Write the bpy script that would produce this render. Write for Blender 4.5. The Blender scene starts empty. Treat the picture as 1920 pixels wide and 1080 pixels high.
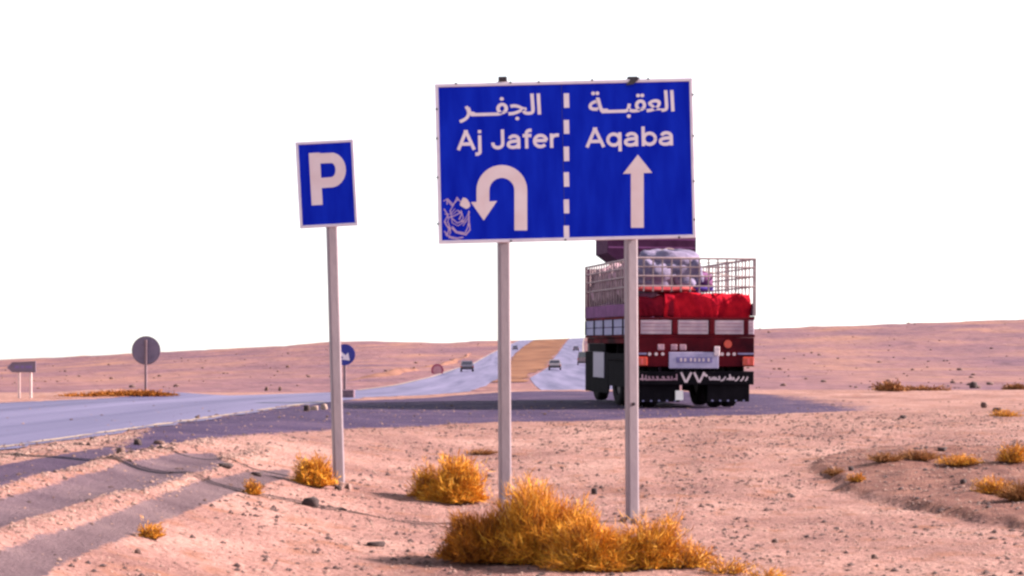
import bpy, math, random
import numpy as np
from mathutils import Vector, Matrix

rnd = random.Random(7)
rng = np.random.default_rng(11)
SC = bpy.context.scene
COL = SC.collection
R = math.radians

# ------------------------------------------------------------------ camera
F, EYE, HOR = 3600.0, 1.6, 687.0            # focal length in photo pixels, eye height, eye-level row
cam = bpy.data.cameras.new('camera')
camo = bpy.data.objects.new('camera', cam)
COL.objects.link(camo)
cam.sensor_width = 36.0
cam.lens = 36.0 * F / 1920.0
cam.shift_y = (HOR - 540.0) / 1920.0
cam.clip_start, cam.clip_end = 0.5, 20000
camo.location = (0, 0, EYE)
camo.rotation_euler = (R(90), 0, 0)
SC.camera = camo
SC.cycles.filter_width = 2.6

# ------------------------------------------------------------------ light
SUN_EL, SUN_AZ = 27.0, 7.0                  # elevation; azimuth measured from +X towards +Y
world = bpy.data.worlds.new('World')
SC.world = world
world.use_nodes = True
wn, wl = world.node_tree.nodes, world.node_tree.links
sky = wn.new('ShaderNodeTexSky')
sky.sky_type = 'NISHITA'
sky.sun_disc = False
sky.sun_elevation = R(SUN_EL)
sky.sun_rotation = R(90 - SUN_AZ)
sky.altitude = 900
sky.air_density = 1.0
sky.dust_density = 1.6
sky.ozone_density = 1.0
hs = wn.new('ShaderNodeHueSaturation')          # dusty desert air: paler than clean sky
hs.inputs['Saturation'].default_value = 0.25
wl.new(sky.outputs[0], hs.inputs['Color'])
wl.new(hs.outputs[0], wn['Background'].inputs[0])
wn['Background'].inputs[1].default_value = 0.085
S = Vector((math.cos(R(SUN_EL)) * math.cos(R(SUN_AZ)), math.cos(R(SUN_EL)) * math.sin(R(SUN_AZ)), math.sin(R(SUN_EL))))
sun = bpy.data.lights.new('sun', 'SUN')
sun.energy = 4.6
sun.angle = R(0.6)
sun.color = (1.0, 0.84, 0.76)
suno = bpy.data.objects.new('sun', sun)
COL.objects.link(suno)
suno.rotation_euler = S.to_track_quat('Z', 'Y').to_euler()
suno.location = (60, 0, 60)
SC.view_settings.view_transform = 'Standard'
SC.view_settings.look = 'None'
SC.view_settings.gamma = 1.0
SC.view_settings.use_curve_mapping = False
SC.view_settings.exposure = 2.0

# ------------------------------------------------------------------ helpers
def tag(o, label=None, cat=None, group=None, kind=None):
    if label: o['label'] = label
    if cat: o['category'] = cat
    if group: o['group'] = group
    if kind: o['kind'] = kind
    return o

def empty(name, loc=(0, 0, 0), rot=(0, 0, 0)):
    o = bpy.data.objects.new(name, None)
    COL.objects.link(o)
    o.location, o.rotation_euler = loc, rot
    o.empty_display_size = 0.2
    return o

def mesh_obj(name, verts, faces, mat, parent=None, smooth=False):
    me = bpy.data.meshes.new(name)
    if isinstance(verts, np.ndarray) and isinstance(faces, np.ndarray):
        n, k = faces.shape
        me.vertices.add(len(verts))
        me.vertices.foreach_set('co', np.ascontiguousarray(verts, dtype=np.float32).ravel())
        me.loops.add(n * k)
        me.loops.foreach_set('vertex_index', np.ascontiguousarray(faces, dtype=np.int32).ravel())
        me.polygons.add(n)
        me.polygons.foreach_set('loop_start', np.arange(0, n * k, k, dtype=np.int32))
        me.update(calc_edges=True)
        me.validate()
    else:
        me.from_pydata([tuple(v) for v in verts], [], [tuple(f) for f in faces])
    if smooth:
        me.polygons.foreach_set('use_smooth', [True] * len(me.polygons))
    me.update()
    me.materials.append(mat)
    o = bpy.data.objects.new(name, me)
    COL.objects.link(o)
    if parent: o.parent = parent
    return o

class MB:
    """collects shapes that become ONE mesh object"""
    def __init__(self): self.v, self.f = [], []
    def add(self, vs, fs):
        b = len(self.v)
        self.v += [tuple(v) for v in vs]
        self.f += [tuple(b + i for i in f) for f in fs]
        return self
    def box(self, x0, x1, y0, y1, z0, z1, bev=0.0):
        if bev > 0:
            b = min(bev, abs(x1 - x0) * .45, abs(y1 - y0) * .45, abs(z1 - z0) * .45)
            ring = [(x0 + b, y0), (x1 - b, y0), (x1, y0 + b), (x1, y1 - b), (x1 - b, y1), (x0 + b, y1), (x0, y1 - b), (x0, y0 + b)]
            ins = [(x0 + b, y0 + b), (x1 - b, y0 + b), (x1 - b, y0 + b), (x1 - b, y1 - b), (x1 - b, y1 - b), (x0 + b, y1 - b), (x0 + b, y1 - b), (x0 + b, y0 + b)]
            vs = [(p[0], p[1], z0) for p in ins] + [(p[0], p[1], z0 + b) for p in ring] + [(p[0], p[1], z1 - b) for p in ring] + [(p[0], p[1], z1) for p in ins]
            fs = []
            for l in range(3):
                for i in range(8):
                    j = (i + 1) % 8
                    fs.append((l * 8 + i, l * 8 + j, l * 8 + 8 + j, l * 8 + 8 + i))
            fs.append((7, 5, 3, 1)); fs.append((25, 27, 29, 31))
            return self.add(vs, fs)
        vs = [(x0, y0, z0), (x1, y0, z0), (x1, y1, z0), (x0, y1, z0), (x0, y0, z1), (x1, y0, z1), (x1, y1, z1), (x0, y1, z1)]
        return self.add(vs, [(3, 2, 1, 0), (4, 5, 6, 7), (0, 1, 5, 4), (1, 2, 6, 5), (2, 3, 7, 6), (3, 0, 4, 7)])
    def cyl(self, c, axis, r, l0, l1, n=16, r1=None):
        r1 = r if r1 is None else r1
        vs = []
        for l, rr in ((l0, r), (l1, r1)):
            for i in range(n):
                a = 2 * math.pi * i / n
                p = [rr * math.cos(a), rr * math.sin(a)]
                v = {'z': (p[0], p[1], l), 'y': (p[0], l, p[1]), 'x': (l, p[0], p[1])}[axis]
                vs.append((v[0] + c[0], v[1] + c[1], v[2] + c[2]))
        fs = [(i, (i + 1) % n, n + (i + 1) % n, n + i) for i in range(n)] + [tuple(range(n))[::-1], tuple(range(n, 2 * n))]
        return self.add(vs, fs)
    def bar(self, a, b, r, n=6):
        a, b = Vector(a), Vector(b)
        d = (b - a).normalized()
        u = d.orthogonal().normalized(); w = d.cross(u)
        vs = [p + (u * math.cos(2 * math.pi * i / n) + w * math.sin(2 * math.pi * i / n)) * r for p in (a, b) for i in range(n)]
        fs = [(i, (i + 1) % n, n + (i + 1) % n, n + i) for i in range(n)] + [tuple(range(n))[::-1], tuple(range(n, 2 * n))]
        return self.add(vs, fs)
    def prism_y(self, poly, y0, y1):
        """outline of (x, z) points extruded along y"""
        n = len(poly)
        vs = [(p[0], y0, p[1]) for p in poly] + [(p[0], y1, p[1]) for p in poly]
        fs = [(i, (i + 1) % n, n + (i + 1) % n, n + i) for i in range(n)] + [tuple(range(n))[::-1], tuple(range(n, 2 * n))]
        return self.add(vs, fs)
    def prism_x(self, poly, x0, x1):
        """outline of (y, z) points extruded along x"""
        n = len(poly)
        vs = [(x0, p[0], p[1]) for p in poly] + [(x1, p[0], p[1]) for p in poly]
        fs = [(i, (i + 1) % n, n + (i + 1) % n, n + i) for i in range(n)] + [tuple(range(n))[::-1], tuple(range(n, 2 * n))]
        return self.add(vs, fs)
    def stroke(self, pts, w, y0, y1, closed=False):
        """a band of width w along (x, z) points, extruded in y"""
        P = [Vector((p[0], p[1])) for p in pts]
        n = len(P); L, Q = [], []
        for i in range(n):
            if closed: a, b = P[i - 1], P[(i + 1) % n]
            else: a, b = P[max(i - 1, 0)], P[min(i + 1, n - 1)]
            d1 = (P[i] - a).normalized() if (P[i] - a).length > 1e-9 else (b - P[i]).normalized()
            d2 = (b - P[i]).normalized() if (b - P[i]).length > 1e-9 else d1
            t = (d1 + d2)
            t = t.normalized() if t.length > 1e-6 else d1
            nn = Vector((-t.y, t.x))
            k = 1.0 / max(0.35, abs(nn.dot(Vector((-d2.y, d2.x)))))
            L.append(P[i] + nn * w / 2 * k); Q.append(P[i] - nn * w / 2 * k)
        vs = [(p.x, y0, p.y) for p in L] + [(p.x, y0, p.y) for p in Q] + [(p.x, y1, p.y) for p in L] + [(p.x, y1, p.y) for p in Q]
        fs = []
        for i in range(n if closed else n - 1):
            j = (i + 1) % n
            fs += [(i, j, n + j, n + i), (2 * n + i, 3 * n + i, 3 * n + j, 2 * n + j), (i, 2 * n + i, 2 * n + j, j), (n + i, n + j, 3 * n + j, 3 * n + i)]
        if not closed:
            fs += [(0, n, 3 * n, 2 * n), (n - 1, 3 * n - 1, 4 * n - 1, 2 * n - 1)]
        return self.add(vs, fs)
    def build(self, name, mat, parent=None, smooth=False):
        return mesh_obj(name, self.v, self.f, mat, parent, smooth)

def lin(c):  # sRGB 0..255 to linear
    return tuple((x / 255 / 12.92) if x / 255 <= 0.04045 else ((x / 255 + 0.055) / 1.055) ** 2.4 for x in c)

MATS = {}
def mat(name, c1, c2=None, scale=8.0, rough=0.7, metal=0.0, bump=0.0, bscale=None, detail=4.0, coords='Object', spec=0.5, stretch=None):
    """two linear colours mixed by noise, with optional fine relief"""
    m = bpy.data.materials.new(name)
    m.use_nodes = True
    nt = m.node_tree; N, L = nt.nodes, nt.links
    bs = N['Principled BSDF']
    bs.inputs['Roughness'].default_value = rough
    bs.inputs['Metallic'].default_value = metal
    bs.inputs['Specular IOR Level'].default_value = spec
    tc = N.new('ShaderNodeTexCoord')
    no = N.new('ShaderNodeTexNoise')
    no.inputs['Scale'].default_value = scale
    no.inputs['Detail'].default_value = detail
    if stretch:
        mp = N.new('ShaderNodeMapping'); mp.inputs['Scale'].default_value = stretch
        L.new(tc.outputs[coords], mp.inputs['Vector']); L.new(mp.outputs[0], no.inputs['Vector'])
    else: L.new(tc.outputs[coords], no.inputs['Vector'])
    rp = N.new('ShaderNodeValToRGB')
    rp.color_ramp.elements[0].position, rp.color_ramp.elements[1].position = 0.32, 0.68
    rp.color_ramp.elements[0].color = (*c1, 1)
    rp.color_ramp.elements[1].color = (*(c2 or c1), 1)
    L.new(no.outputs['Fac'], rp.inputs[0])
    L.new(rp.outputs[0], bs.inputs['Base Color'])
    if bump:
        n2 = N.new('ShaderNodeTexNoise')
        n2.inputs['Scale'].default_value = bscale or scale * 6
        n2.inputs['Detail'].default_value = 6
        L.new(tc.outputs[coords], n2.inputs['Vector'])
        b = N.new('ShaderNodeBump')
        b.inputs['Strength'].default_value = bump
        b.inputs['Distance'].default_value = 0.02
        L.new(n2.outputs['Fac'], b.inputs['Height'])
        L.new(b.outputs[0], bs.inputs['Normal'])
    MATS[name] = m
    return m

# ------------------------------------------------------------------ terrain shape
def sstep(a, b, x):
    t = np.clip((np.asarray(x, float) - a) / (b - a), 0, 1)
    return t * t * (3 - 2 * t)

_T = np.linspace(math.log(1.0), math.log(5000.0), 1600)   # table in log(Y + 16)
def profile(pts, sm=5):
    ys = np.array([p[0] for p in pts], float); zs = np.array([p[1] for p in pts], float)
    tab = np.interp(np.exp(_T) - 16, ys, zs)
    k = np.exp(-0.5 * (np.arange(-3 * sm, 3 * sm + 1) / sm) ** 2); k /= k.sum()
    tab = np.convolve(np.pad(tab, 3 * sm, mode='edge'), k, mode='valid')
    return lambda Y: np.interp(np.log(np.maximum(np.asarray(Y, float) + 16, 1.0)), _T, tab)

FAR = [(112, .10), (150, .10), (200, .50), (250, .90), (300, 1.30), (400, 2.15), (550, 5.0), (700, 8.4), (900, 13.1), (1000, 14.8), (1300, 14.5), (5000, -10)]
P_C = profile([(-16, -.2), (8, -.12), (14, -.08), (17, -.03), (19.4, .02), (21.3, .10), (26, .36), (32, .58), (36, .66), (40, .72), (46, .76), (54, .86), (61, .86), (80, .45)] + FAR)
P_H = profile([(-16, .74), (46, .74), (60, .64), (80, .40)] + FAR)
SKY_X = np.array([-2600, -900, 0, 240, 480, 600, 700, 850, 960, 1050, 1200, 1420, 1700, 1920, 2900, 4600], float)
SKY_Y = np.array([682, 682, 676, 663, 651, 644, 639, 640, 637, 634, 627, 616, 607, 600, 585, 600], float)

def vnoise(x, y, seed):
    """smooth lattice noise in -1..1"""
    x = np.asarray(x, float); y = np.asarray(y, float)
    xi, yi = np.floor(x).astype(np.int64), np.floor(y).astype(np.int64)
    fx, fy = x - xi, y - yi
    fx, fy = fx * fx * (3 - 2 * fx), fy * fy * (3 - 2 * fy)
    def hsh(a, b):
        n = (a * 374761393 + b * 668265263 + seed * 1274126177) & 0xFFFFFFFF
        n = ((n ^ (n >> 13)) * 1274126177) & 0xFFFFFFFF
        return ((n ^ (n >> 16)) & 0xFFFF) / 32767.5 - 1
    return (hsh(xi, yi) * (1 - fx) + hsh(xi + 1, yi) * fx) * (1 - fy) + (hsh(xi, yi + 1) * (1 - fx) + hsh(xi + 1, yi + 1) * fx) * fy

def bumpat(X, Y, x0, y0, rx, ry, h):
    d = ((X - x0) / rx) ** 2 + ((Y - y0) / ry) ** 2
    return h * np.exp(-d)

def lane_l(Y):   # centre of the carriageway that passes on the left
    return np.interp(Y, [-16, 112, 200, 300, 420, 550, 700, 900, 1100, 5000], [-9.95, -6.4, -5.0, -5.4, -4.6, -3.0, .4, 6.2, 12, 120])
def lane_r(Y):   # centre of the other carriageway
    return np.interp(Y, [100, 190, 300, 400, 550, 700, 900, 1100, 5000], [5.5, 5.4, 9.3, 11.6, 17.1, 22.6, 30.5, 38, 200])

def pip(X, Y, poly):
    inside = np.zeros(X.shape, bool)
    n = len(poly)
    for i in range(n):
        x0, y0 = poly[i]; x1, y1 = poly[(i + 1) % n]
        if y0 == y1: continue
        c = ((y0 > Y) != (y1 > Y)) & (X < (x1 - x0) * (Y - y0) / (y1 - y0) + x0)
        inside ^= c
    return inside

def sdist(X, Y, poly):
    """signed distance to an outline, positive inside"""
    d = np.full(X.shape, 1e9)
    for q in range(len(poly)):
        a, b = poly[q], poly[(q + 1) % len(poly)]
        ab = b - a; L2 = ab @ ab
        if L2 < 1e-12: continue
        t = np.clip(((X - a[0]) * ab[0] + (Y - a[1]) * ab[1]) / L2, 0, 1)
        d = np.minimum(d, np.hypot(X - a[0] - t * ab[0], Y - a[1] - t * ab[1]))
    return np.where(pip(X, Y, poly), d, -d)
MOUND = np.array([(3.72, 24.6), (3.8, 22.8), (4.15, 20.8), (4.6, 19.6), (5.05, 18.4), (7, 17.8), (9.5, 21), (9.5, 26), (7.5, 27.6), (5.4, 27.2), (4.3, 26.2)])
def plateau(X, Y):
    out = np.zeros(np.shape(X)); X, Y = np.broadcast_arrays(X, Y)
    k = (X > 3.4) & (X < 10) & (Y > 17.4) & (Y < 28)
    if np.any(k):
        x, y = np.atleast_1d(X[k]), np.atleast_1d(Y[k])
        sd = sdist(x, y, MOUND) + .16 * vnoise(x * 1.7, y * 1.7, 31) + .07 * vnoise(x * 5, y * 5, 32)
        out = np.array(out); out[k] = .075 * sstep(-.02, .2, sd) + .05 * sstep(.2, 1.2, sd) * (1 + vnoise(x * 2.2, y * 2.2, 33))
    return out

def h0(X, Y):
    """ground height without the small relief"""
    X = np.asarray(X, float); Y = np.asarray(Y, float)
    o = X - .028 * Y
    w = sstep(-1.0, -5.45, o)
    z = P_C(Y) * (1 - w) + P_H(Y) * w
    u = 960 + F * X / np.maximum(Y, 30)
    zc = EYE + (HOR - np.interp(u, SKY_X, SKY_Y)) * 950 / F
    z = z + (zc - 14.4) * sstep(120, 950, Y) * (Y > 100)
    # windrows of gravel left beside the old shoulder
    fade = 1 - sstep(21, 26, Y)
    for oc, hh, ww in ((-4.42, .050, .16), (-3.72, .045, .17)):
        wob = .02 * np.sin(Y * 1.3 + oc * 9) + .012 * np.sin(Y * 3.1)
        z = z + fade * hh * (1 + .3 * np.sin(Y * 2.3 + oc)) * np.exp(-((o - oc - wob) / ww) ** 2)
    # bank beyond the road, low scrubby mound on the right
    z = z + bumpat(X, Y, -12.8, 62, 2.6, 3.5, .25) + plateau(X, Y)
    z = z + bumpat(X, Y, 0.55, 16.6, 1.2, .8, .05)
    return z

def road_free(X, Y):
    """0 on the roads, 1 well away from them"""
    f = sstep(5, 40, np.abs(X - lane_l(Y))) * sstep(5, 40, np.where(Y > 90, np.abs(X - lane_r(Y)), 60))
    return f

def h(X, Y):
    X = np.asarray(X, float); Y = np.asarray(Y, float)
    z = h0(X, Y)
    near = 1 - sstep(60, 100, Y)
    calm = 1 - .6 * sstep(-2.0, -3.2, X - .028 * Y) * (Y < 30)
    z = z + near * calm * (.016 * vnoise(X * 1.1, Y * 1.1, 1) + .011 * vnoise(X * 3.2, Y * 3.2, 2) + .011 * vnoise(X * 7, Y * 7, 3))
    ff = road_free(X, Y) * sstep(90, 200, Y)
    z = z + ff * (.9 * vnoise(X / 46, Y / 60, 4) + .4 * vnoise(X / 17, Y / 24, 5) + .16 * vnoise(X / 6, Y / 8, 6)) * (.35 + .65 * sstep(150, 600, Y))
    return z

def ground_at(px, py, y0=9.0, y1=1500.0):
    """where the ray through a photo pixel meets the ground"""
    Y = np.exp(np.linspace(math.log(y0), math.log(y1), 6000))
    X = (px - 960) * Y / F; Z = EYE + (HOR - py) * Y / F
    d = Z - h0(X, Y)
    k = int(np.argmax(d < 0)) if (d < 0).any() else len(Y) - 1
    return float(X[k]), float(Y[k]), float(h(X[k], Y[k]))

# ------------------------------------------------------------------ materials of the setting
def ground_mat(name, near):
    m = bpy.data.materials.new(name)
    m.use_nodes = True
    nt = m.node_tree; N, L = nt.nodes, nt.links
    bs = N['Principled BSDF']
    bs.inputs['Roughness'].default_value = .95
    bs.inputs['Specular IOR Level'].default_value = .1
    tc = N.new('ShaderNodeTexCoord')
    def noise(scale, det=5, vec=None, rough=.55):
        n = N.new('ShaderNodeTexNoise')
        n.inputs['Scale'].default_value = scale; n.inputs['Detail'].default_value = det
        n.inputs['Roughness'].default_value = rough
        L.new(vec or tc.outputs['Object'], n.inputs['Vector'])
        return n.outputs['Fac']
    def ramp(fac, stops):
        r = N.new('ShaderNodeValToRGB')
        e = r.color_ramp.elements
        while len(e) < len(stops): e.new(.5)
        for q, (p, c) in zip(e, stops):
            q.position = p; q.color = (*c, 1)
        L.new(fac, r.inputs[0]); return r.outputs[0]
    def mix(a, b, fac, mode='MIX'):
        x = N.new('ShaderNodeMix'); x.data_type = 'RGBA'; x.blend_type = mode
        if isinstance(fac, float): x.inputs['Factor'].default_value = fac
        else: L.new(fac, x.inputs['Factor'])
        for sock, val in (('A', a), ('B', b)):
            s = [i for i in x.inputs if i.name == sock and i.type == 'RGBA'][0]
            if isinstance(val, tuple): s.default_value = (*val, 1)
            else: L.new(val, s)
        return [o for o in x.outputs if o.type == 'RGBA'][0]
    if near:
        base = ramp(noise(.55, 6), [(.3, G['dark']), (.5, G['mid']), (.7, G['pale'])])
        spk = ramp(noise(19, 4, rough=.75), [(.32, (.40, .34, .34)), (.47, (.95, .93, .93)), (.56, (1.05, 1.05, 1.05)), (.68, (1.55, 1.55, 1.5))])
        col = mix(base, spk, .95, 'MULTIPLY')
        p2 = ramp(noise(2.6, 5), [(.52, (0, 0, 0)), (.7, (1, 1, 1))])
        col = mix(col, G['rust'], p2)
        vor = N.new('ShaderNodeTexVoronoi'); vor.inputs['Scale'].default_value = 15
        L.new(tc.outputs['Object'], vor.inputs['Vector'])
        stone = ramp(vor.outputs['Distance'], [(.12, (.62, .55, .55)), (.24, (1, 1, 1))])
        col = mix(col, stone, .55, 'MULTIPLY')
        # worn asphalt where the paving attribute says so, its edge broken up by noise
        at = N.new('ShaderNodeAttribute'); at.attribute_name = 'paving'
        def math_(op, a, b_):
            q = N.new('ShaderNodeMath'); q.operation = op
            for k_, v_ in enumerate((a, b_)):
                if isinstance(v_, float): q.inputs[k_].default_value = v_
                else: L.new(v_, q.inputs[k_])
            return q.outputs[0]
        nz = math_('ADD', math_('MULTIPLY', math_('SUBTRACT', noise(1.1, 8, None, .65), .5), 1.7), math_('MULTIPLY', math_('SUBTRACT', noise(9, 5), .5), 1.3))
        msk = ramp(math_('ADD', math_('MULTIPLY', math_('ADD', at.outputs['Fac'], nz), .5), .57), [(.38, (0, 0, 0)), (.58, (1, 1, 1))])
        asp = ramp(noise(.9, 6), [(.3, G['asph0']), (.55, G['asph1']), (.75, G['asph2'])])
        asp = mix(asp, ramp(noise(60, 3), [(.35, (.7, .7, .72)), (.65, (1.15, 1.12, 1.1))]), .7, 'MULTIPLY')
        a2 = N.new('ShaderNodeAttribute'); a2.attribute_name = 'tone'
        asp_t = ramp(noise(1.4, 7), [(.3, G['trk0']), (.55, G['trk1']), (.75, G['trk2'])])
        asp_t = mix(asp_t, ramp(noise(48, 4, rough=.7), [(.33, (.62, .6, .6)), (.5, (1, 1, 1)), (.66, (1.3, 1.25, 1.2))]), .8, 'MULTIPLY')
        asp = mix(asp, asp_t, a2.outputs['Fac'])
        # turned-over browner soil on the low mound
        a3 = N.new('ShaderNodeAttribute'); a3.attribute_name = 'turned'
        turned = ramp(noise(3.2, 8, rough=.7), [(.3, (.080, .036, .034)), (.5, (.150, .070, .058)), (.72, (.225, .110, .084))])
        tm = ramp(math_('ADD', math_('ADD', a3.outputs['Fac'], math_('MULTIPLY', math_('SUBTRACT', noise(2.2, 7), .5), 1.3)), 0.0), [(.2, (0, 0, 0)), (.6, (1, 1, 1))])
        col = mix(col, turned, tm)
        col = mix(col, asp, msk)
        b = N.new('ShaderNodeBump'); b.inputs['Strength'].default_value = .9; b.inputs['Distance'].default_value = .03
        L.new(noise(22, 8, rough=.65), b.inputs['Height']); L.new(b.outputs[0], bs.inputs['Normal'])
    else:
        mp = N.new('ShaderNodeMapping'); mp.inputs['Scale'].default_value = (1, .42, 1)
        L.new(tc.outputs['Object'], mp.inputs['Vector'])
        v = mp.outputs[0]
        base = ramp(noise(.03, 8, v, .66), [(.36, G['haze_mauve']), (.5, G['rose']), (.64, G['salmon'])])
        fine = ramp(noise(.35, 6, v, .7), [(.32, (.5, .42, .46)), (.5, (1, 1, 1)), (.7, (1.28, 1.2, 1.15))])
        col = mix(base, fine, .75, 'MULTIPLY')
        vor = N.new('ShaderNodeTexVoronoi'); vor.inputs['Scale'].default_value = .16
        L.new(v, vor.inputs['Vector'])
        dots = ramp(vor.outputs['Distance'], [(.08, (.6, .5, .5)), (.25, (1, 1, 1))])
        col = mix(col, dots, .5, 'MULTIPLY')
        b = N.new('ShaderNodeBump'); b.inputs['Strength'].default_value = .5; b.inputs['Distance'].default_value = 1.0
        L.new(noise(.5, 8, v), b.inputs['Height']); L.new(b.outputs[0], bs.inputs['Normal'])
    L.new(col, bs.inputs['Base Color'])
    return m

G = dict(dark=(.150, .076, .070), mid=(.248, .134, .118), pale=(.315, .188, .162), rust=(.200, .090, .064),
         haze_mauve=(.110, .056, .080), rose=(.160, .080, .090), salmon=(.220, .110, .088),
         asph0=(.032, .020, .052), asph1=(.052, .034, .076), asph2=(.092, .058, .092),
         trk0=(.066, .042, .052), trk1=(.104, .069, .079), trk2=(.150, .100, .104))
M_ground = ground_mat('desert_soil', True)
M_hill = ground_mat('far_desert', False)  # distance haze is painted in as the mauve of this soil
M_asph = mat('road_asphalt', (.046, .036, .100), (.130, .108, .205), .5, .55, bump=.25, bscale=60, spec=.32, stretch=(1.6, .05, 1))
M_asph2 = mat('old_asphalt', (.13, .085, .115), (.19, .13, .15), 1.6, .75, bump=.5, bscale=40)
M_track = mat('worn_asphalt', (.15, .095, .125), (.21, .145, .165), 3.0, .8, bump=.6, bscale=40)
M_line = mat('road_paint', (.36, .29, .25), (.2, .14, .115), 9, .8, bump=.2, spec=.1)
M_median = mat('median_soil', (.095, .042, .030), (.205, .098, .060), .09, .95, spec=.04, detail=10, stretch=(1.5, .5, 1))
M_bank = mat('bank_soil', (.115, .055, .045), (.20, .098, .072), .12, .95, spec=.04, detail=8)

# ------------------------------------------------------------------ roads (outlines as ground positions)
POLYS = []
def ribbon(name, A, B, m, lift, nu, label=None, cover=True, ragged=0.0):
    """sheet between two polylines of ground points, lying on the ground"""
    A, B = np.array(A, float), np.array(B, float)
    n = len(A)
    t = np.linspace(0, 1, nu + 1)
    if ragged:
        s = np.arange(n)
        A = A + ragged * np.stack([rng.normal(0, .5, n), rng.normal(0, .5, n)], 1)
        B = B + ragged * np.stack([rng.normal(0, .5, n), rng.normal(0, .5, n)], 1)
    P = A[:, None, :] * (1 - t)[None, :, None] + B[:, None, :] * t[None, :, None]
    X, Y = P[..., 0], P[..., 1]
    Z = h0(X, Y) + lift
    V = np.stack([X, Y, Z], -1).reshape(-1, 3)
    i = np.arange(n - 1)[:, None] * (nu + 1) + np.arange(nu)[None, :]
    Fc = np.stack([i, i + 1, i + nu + 2, i + nu + 1], -1).reshape(-1, 4)
    me = mesh_obj(name, V, Fc, m, None, True)
    if (V[:, 2].size and me.data.polygons[0].normal.z < 0): me.data.flip_normals()
    if cover: POLYS.append(np.concatenate([A * .97 + B * .03, (B * .96 + A * .04)[::-1]]))
    tag(me, label, 'road', None, 'structure')
    return me

def dense(poly, k):
    poly = np.array(poly, float)
    d = np.r_[0, np.cumsum(np.linalg.norm(np.diff(poly, axis=0), axis=1))]
    s = np.linspace(0, d[-1], k)
    return np.stack([np.interp(s, d, poly[:, 0]), np.interp(s, d, poly[:, 1])], 1)

def pix(seq, **k):
    return [ground_at(x, y, **k)[:2] for x, y in seq]

Yr = np.exp(np.linspace(math.log(8), math.log(1150), 240))
wl_ = .10 * vnoise(Yr * .9, Yr * 0, 51) + .07 * vnoise(Yr * 3.1, Yr * 0, 52)
ribbon('highway', np.stack([lane_l(Yr) - 3.65, Yr], 1), np.stack([lane_l(Yr) + 3.75 + wl_, Yr], 1), M_asph, .010, 14,
       'grey lavender highway carriageway running past on the left and up the hill')
Yr2 = np.exp(np.linspace(math.log(120), math.log(1150), 150))
ribbon('highway', np.stack([lane_r(Yr2) - 3.65, Yr2], 1), np.stack([lane_r(Yr2) + 3.65, Yr2], 1), M_asph, .022, 12,
       'pale carriageway climbing the hill beside the truck')
# median between the carriageways, a lens of orange soil
Ym = np.exp(np.linspace(math.log(165), math.log(1000), 120))
ma = lane_l(Ym) + 4.3 + .5 * vnoise(Ym / 9, Ym * 0, 61) + .3 * vnoise(Ym / 3, Ym * 0, 62); mb = lane_r(Ym) - 4.2 + .5 * vnoise(Ym / 8, Ym * 0, 63) + .3 * vnoise(Ym / 3, Ym * 0, 64)
ok = mb > ma + .2
ribbon('median_strip', np.stack([ma[ok], Ym[ok]], 1), np.stack([mb[ok], Ym[ok]], 1), M_median, .06, 8,
       'orange soil median between the two carriageways', cover=False)
Yb = np.exp(np.linspace(math.log(150), math.log(560), 110))
bc = lane_l(Yb) - 9.2 + .8 * vnoise(Yb / 22, Yb * 0, 66)
bw = (.5 + 1.5 * np.abs(vnoise(Yb / 26, Yb * 0, 67)) + .25 * np.abs(vnoise(Yb / 9, Yb * 0, 68))) * sstep(148, 200, Yb) * (1 - sstep(470, 560, Yb)) + .05
bank = ribbon('earth_bank', np.stack([bc - bw, Yb], 1), np.stack([bc + bw, Yb], 1), M_bank, .0, 6, 'low brown bank of bulldozed earth along the left carriageway', cover=False)
for v in bank.data.vertices: v.co.z += (.0, .22, .45, .52, .42, .2, .0)[v.index % 7] * (.7 + .6 * float(vnoise(v.co.y / 24., 0., 69))) * float(sstep(150, 210, v.co.y)) - .10
# crossing road the truck stands on
near_e = pix([(232, 846), (310, 832), (450, 815), (640, 803), (900, 792), (1200, 785), (1450, 777), (1700, 769), (2000, 764)])
far_e = [(lane_l(27.) + 3.72, 27.), (lane_l(31.) + 3.72, 31.), (lane_l(40.) + 3.72, 40.), (lane_l(50.) + 3.72, 50.), (0.5, 57.5), (5.0, 57.), (8.5, 50.), (11.5, 46.), (16., 45.)]
def area(a, b): return np.concatenate([dense(a, 60), dense(b, 60)[::-1]])
PAVED = [('junction_road', area(near_e, far_e), 'old purple grey asphalt of the crossing road under the truck')]
# old shoulder tracks, lower left; the first strip is windrow shadow painted as paving
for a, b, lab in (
    ([(-60, 884), (0, 874), (110, 853), (205, 838)], [(-60, 922), (0, 910), (110, 882), (212, 850)], 'windrow shadow painted as a narrow dark asphalt strip next to the highway edge'),
    ([(-60, 954), (0, 938), (120, 900), (230, 868), (330, 850), (400, 850)], [(-60, 1010), (0, 988), (120, 952), (230, 922), (330, 897), (420, 868)], 'purple asphalt track between the two gravel windrows'),
    ([(-60, 1062), (0, 1036), (200, 968), (400, 898), (470, 884), (540, 880)], [(-60, 1150), (20, 1105), (120, 1052), (300, 978), (440, 922), (540, 894)], 'pale grey asphalt track at the inner edge of the shoulder')):
    PAVED.append(('shoulder_strip', area(pix(a), pix(b)), lab))
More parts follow.
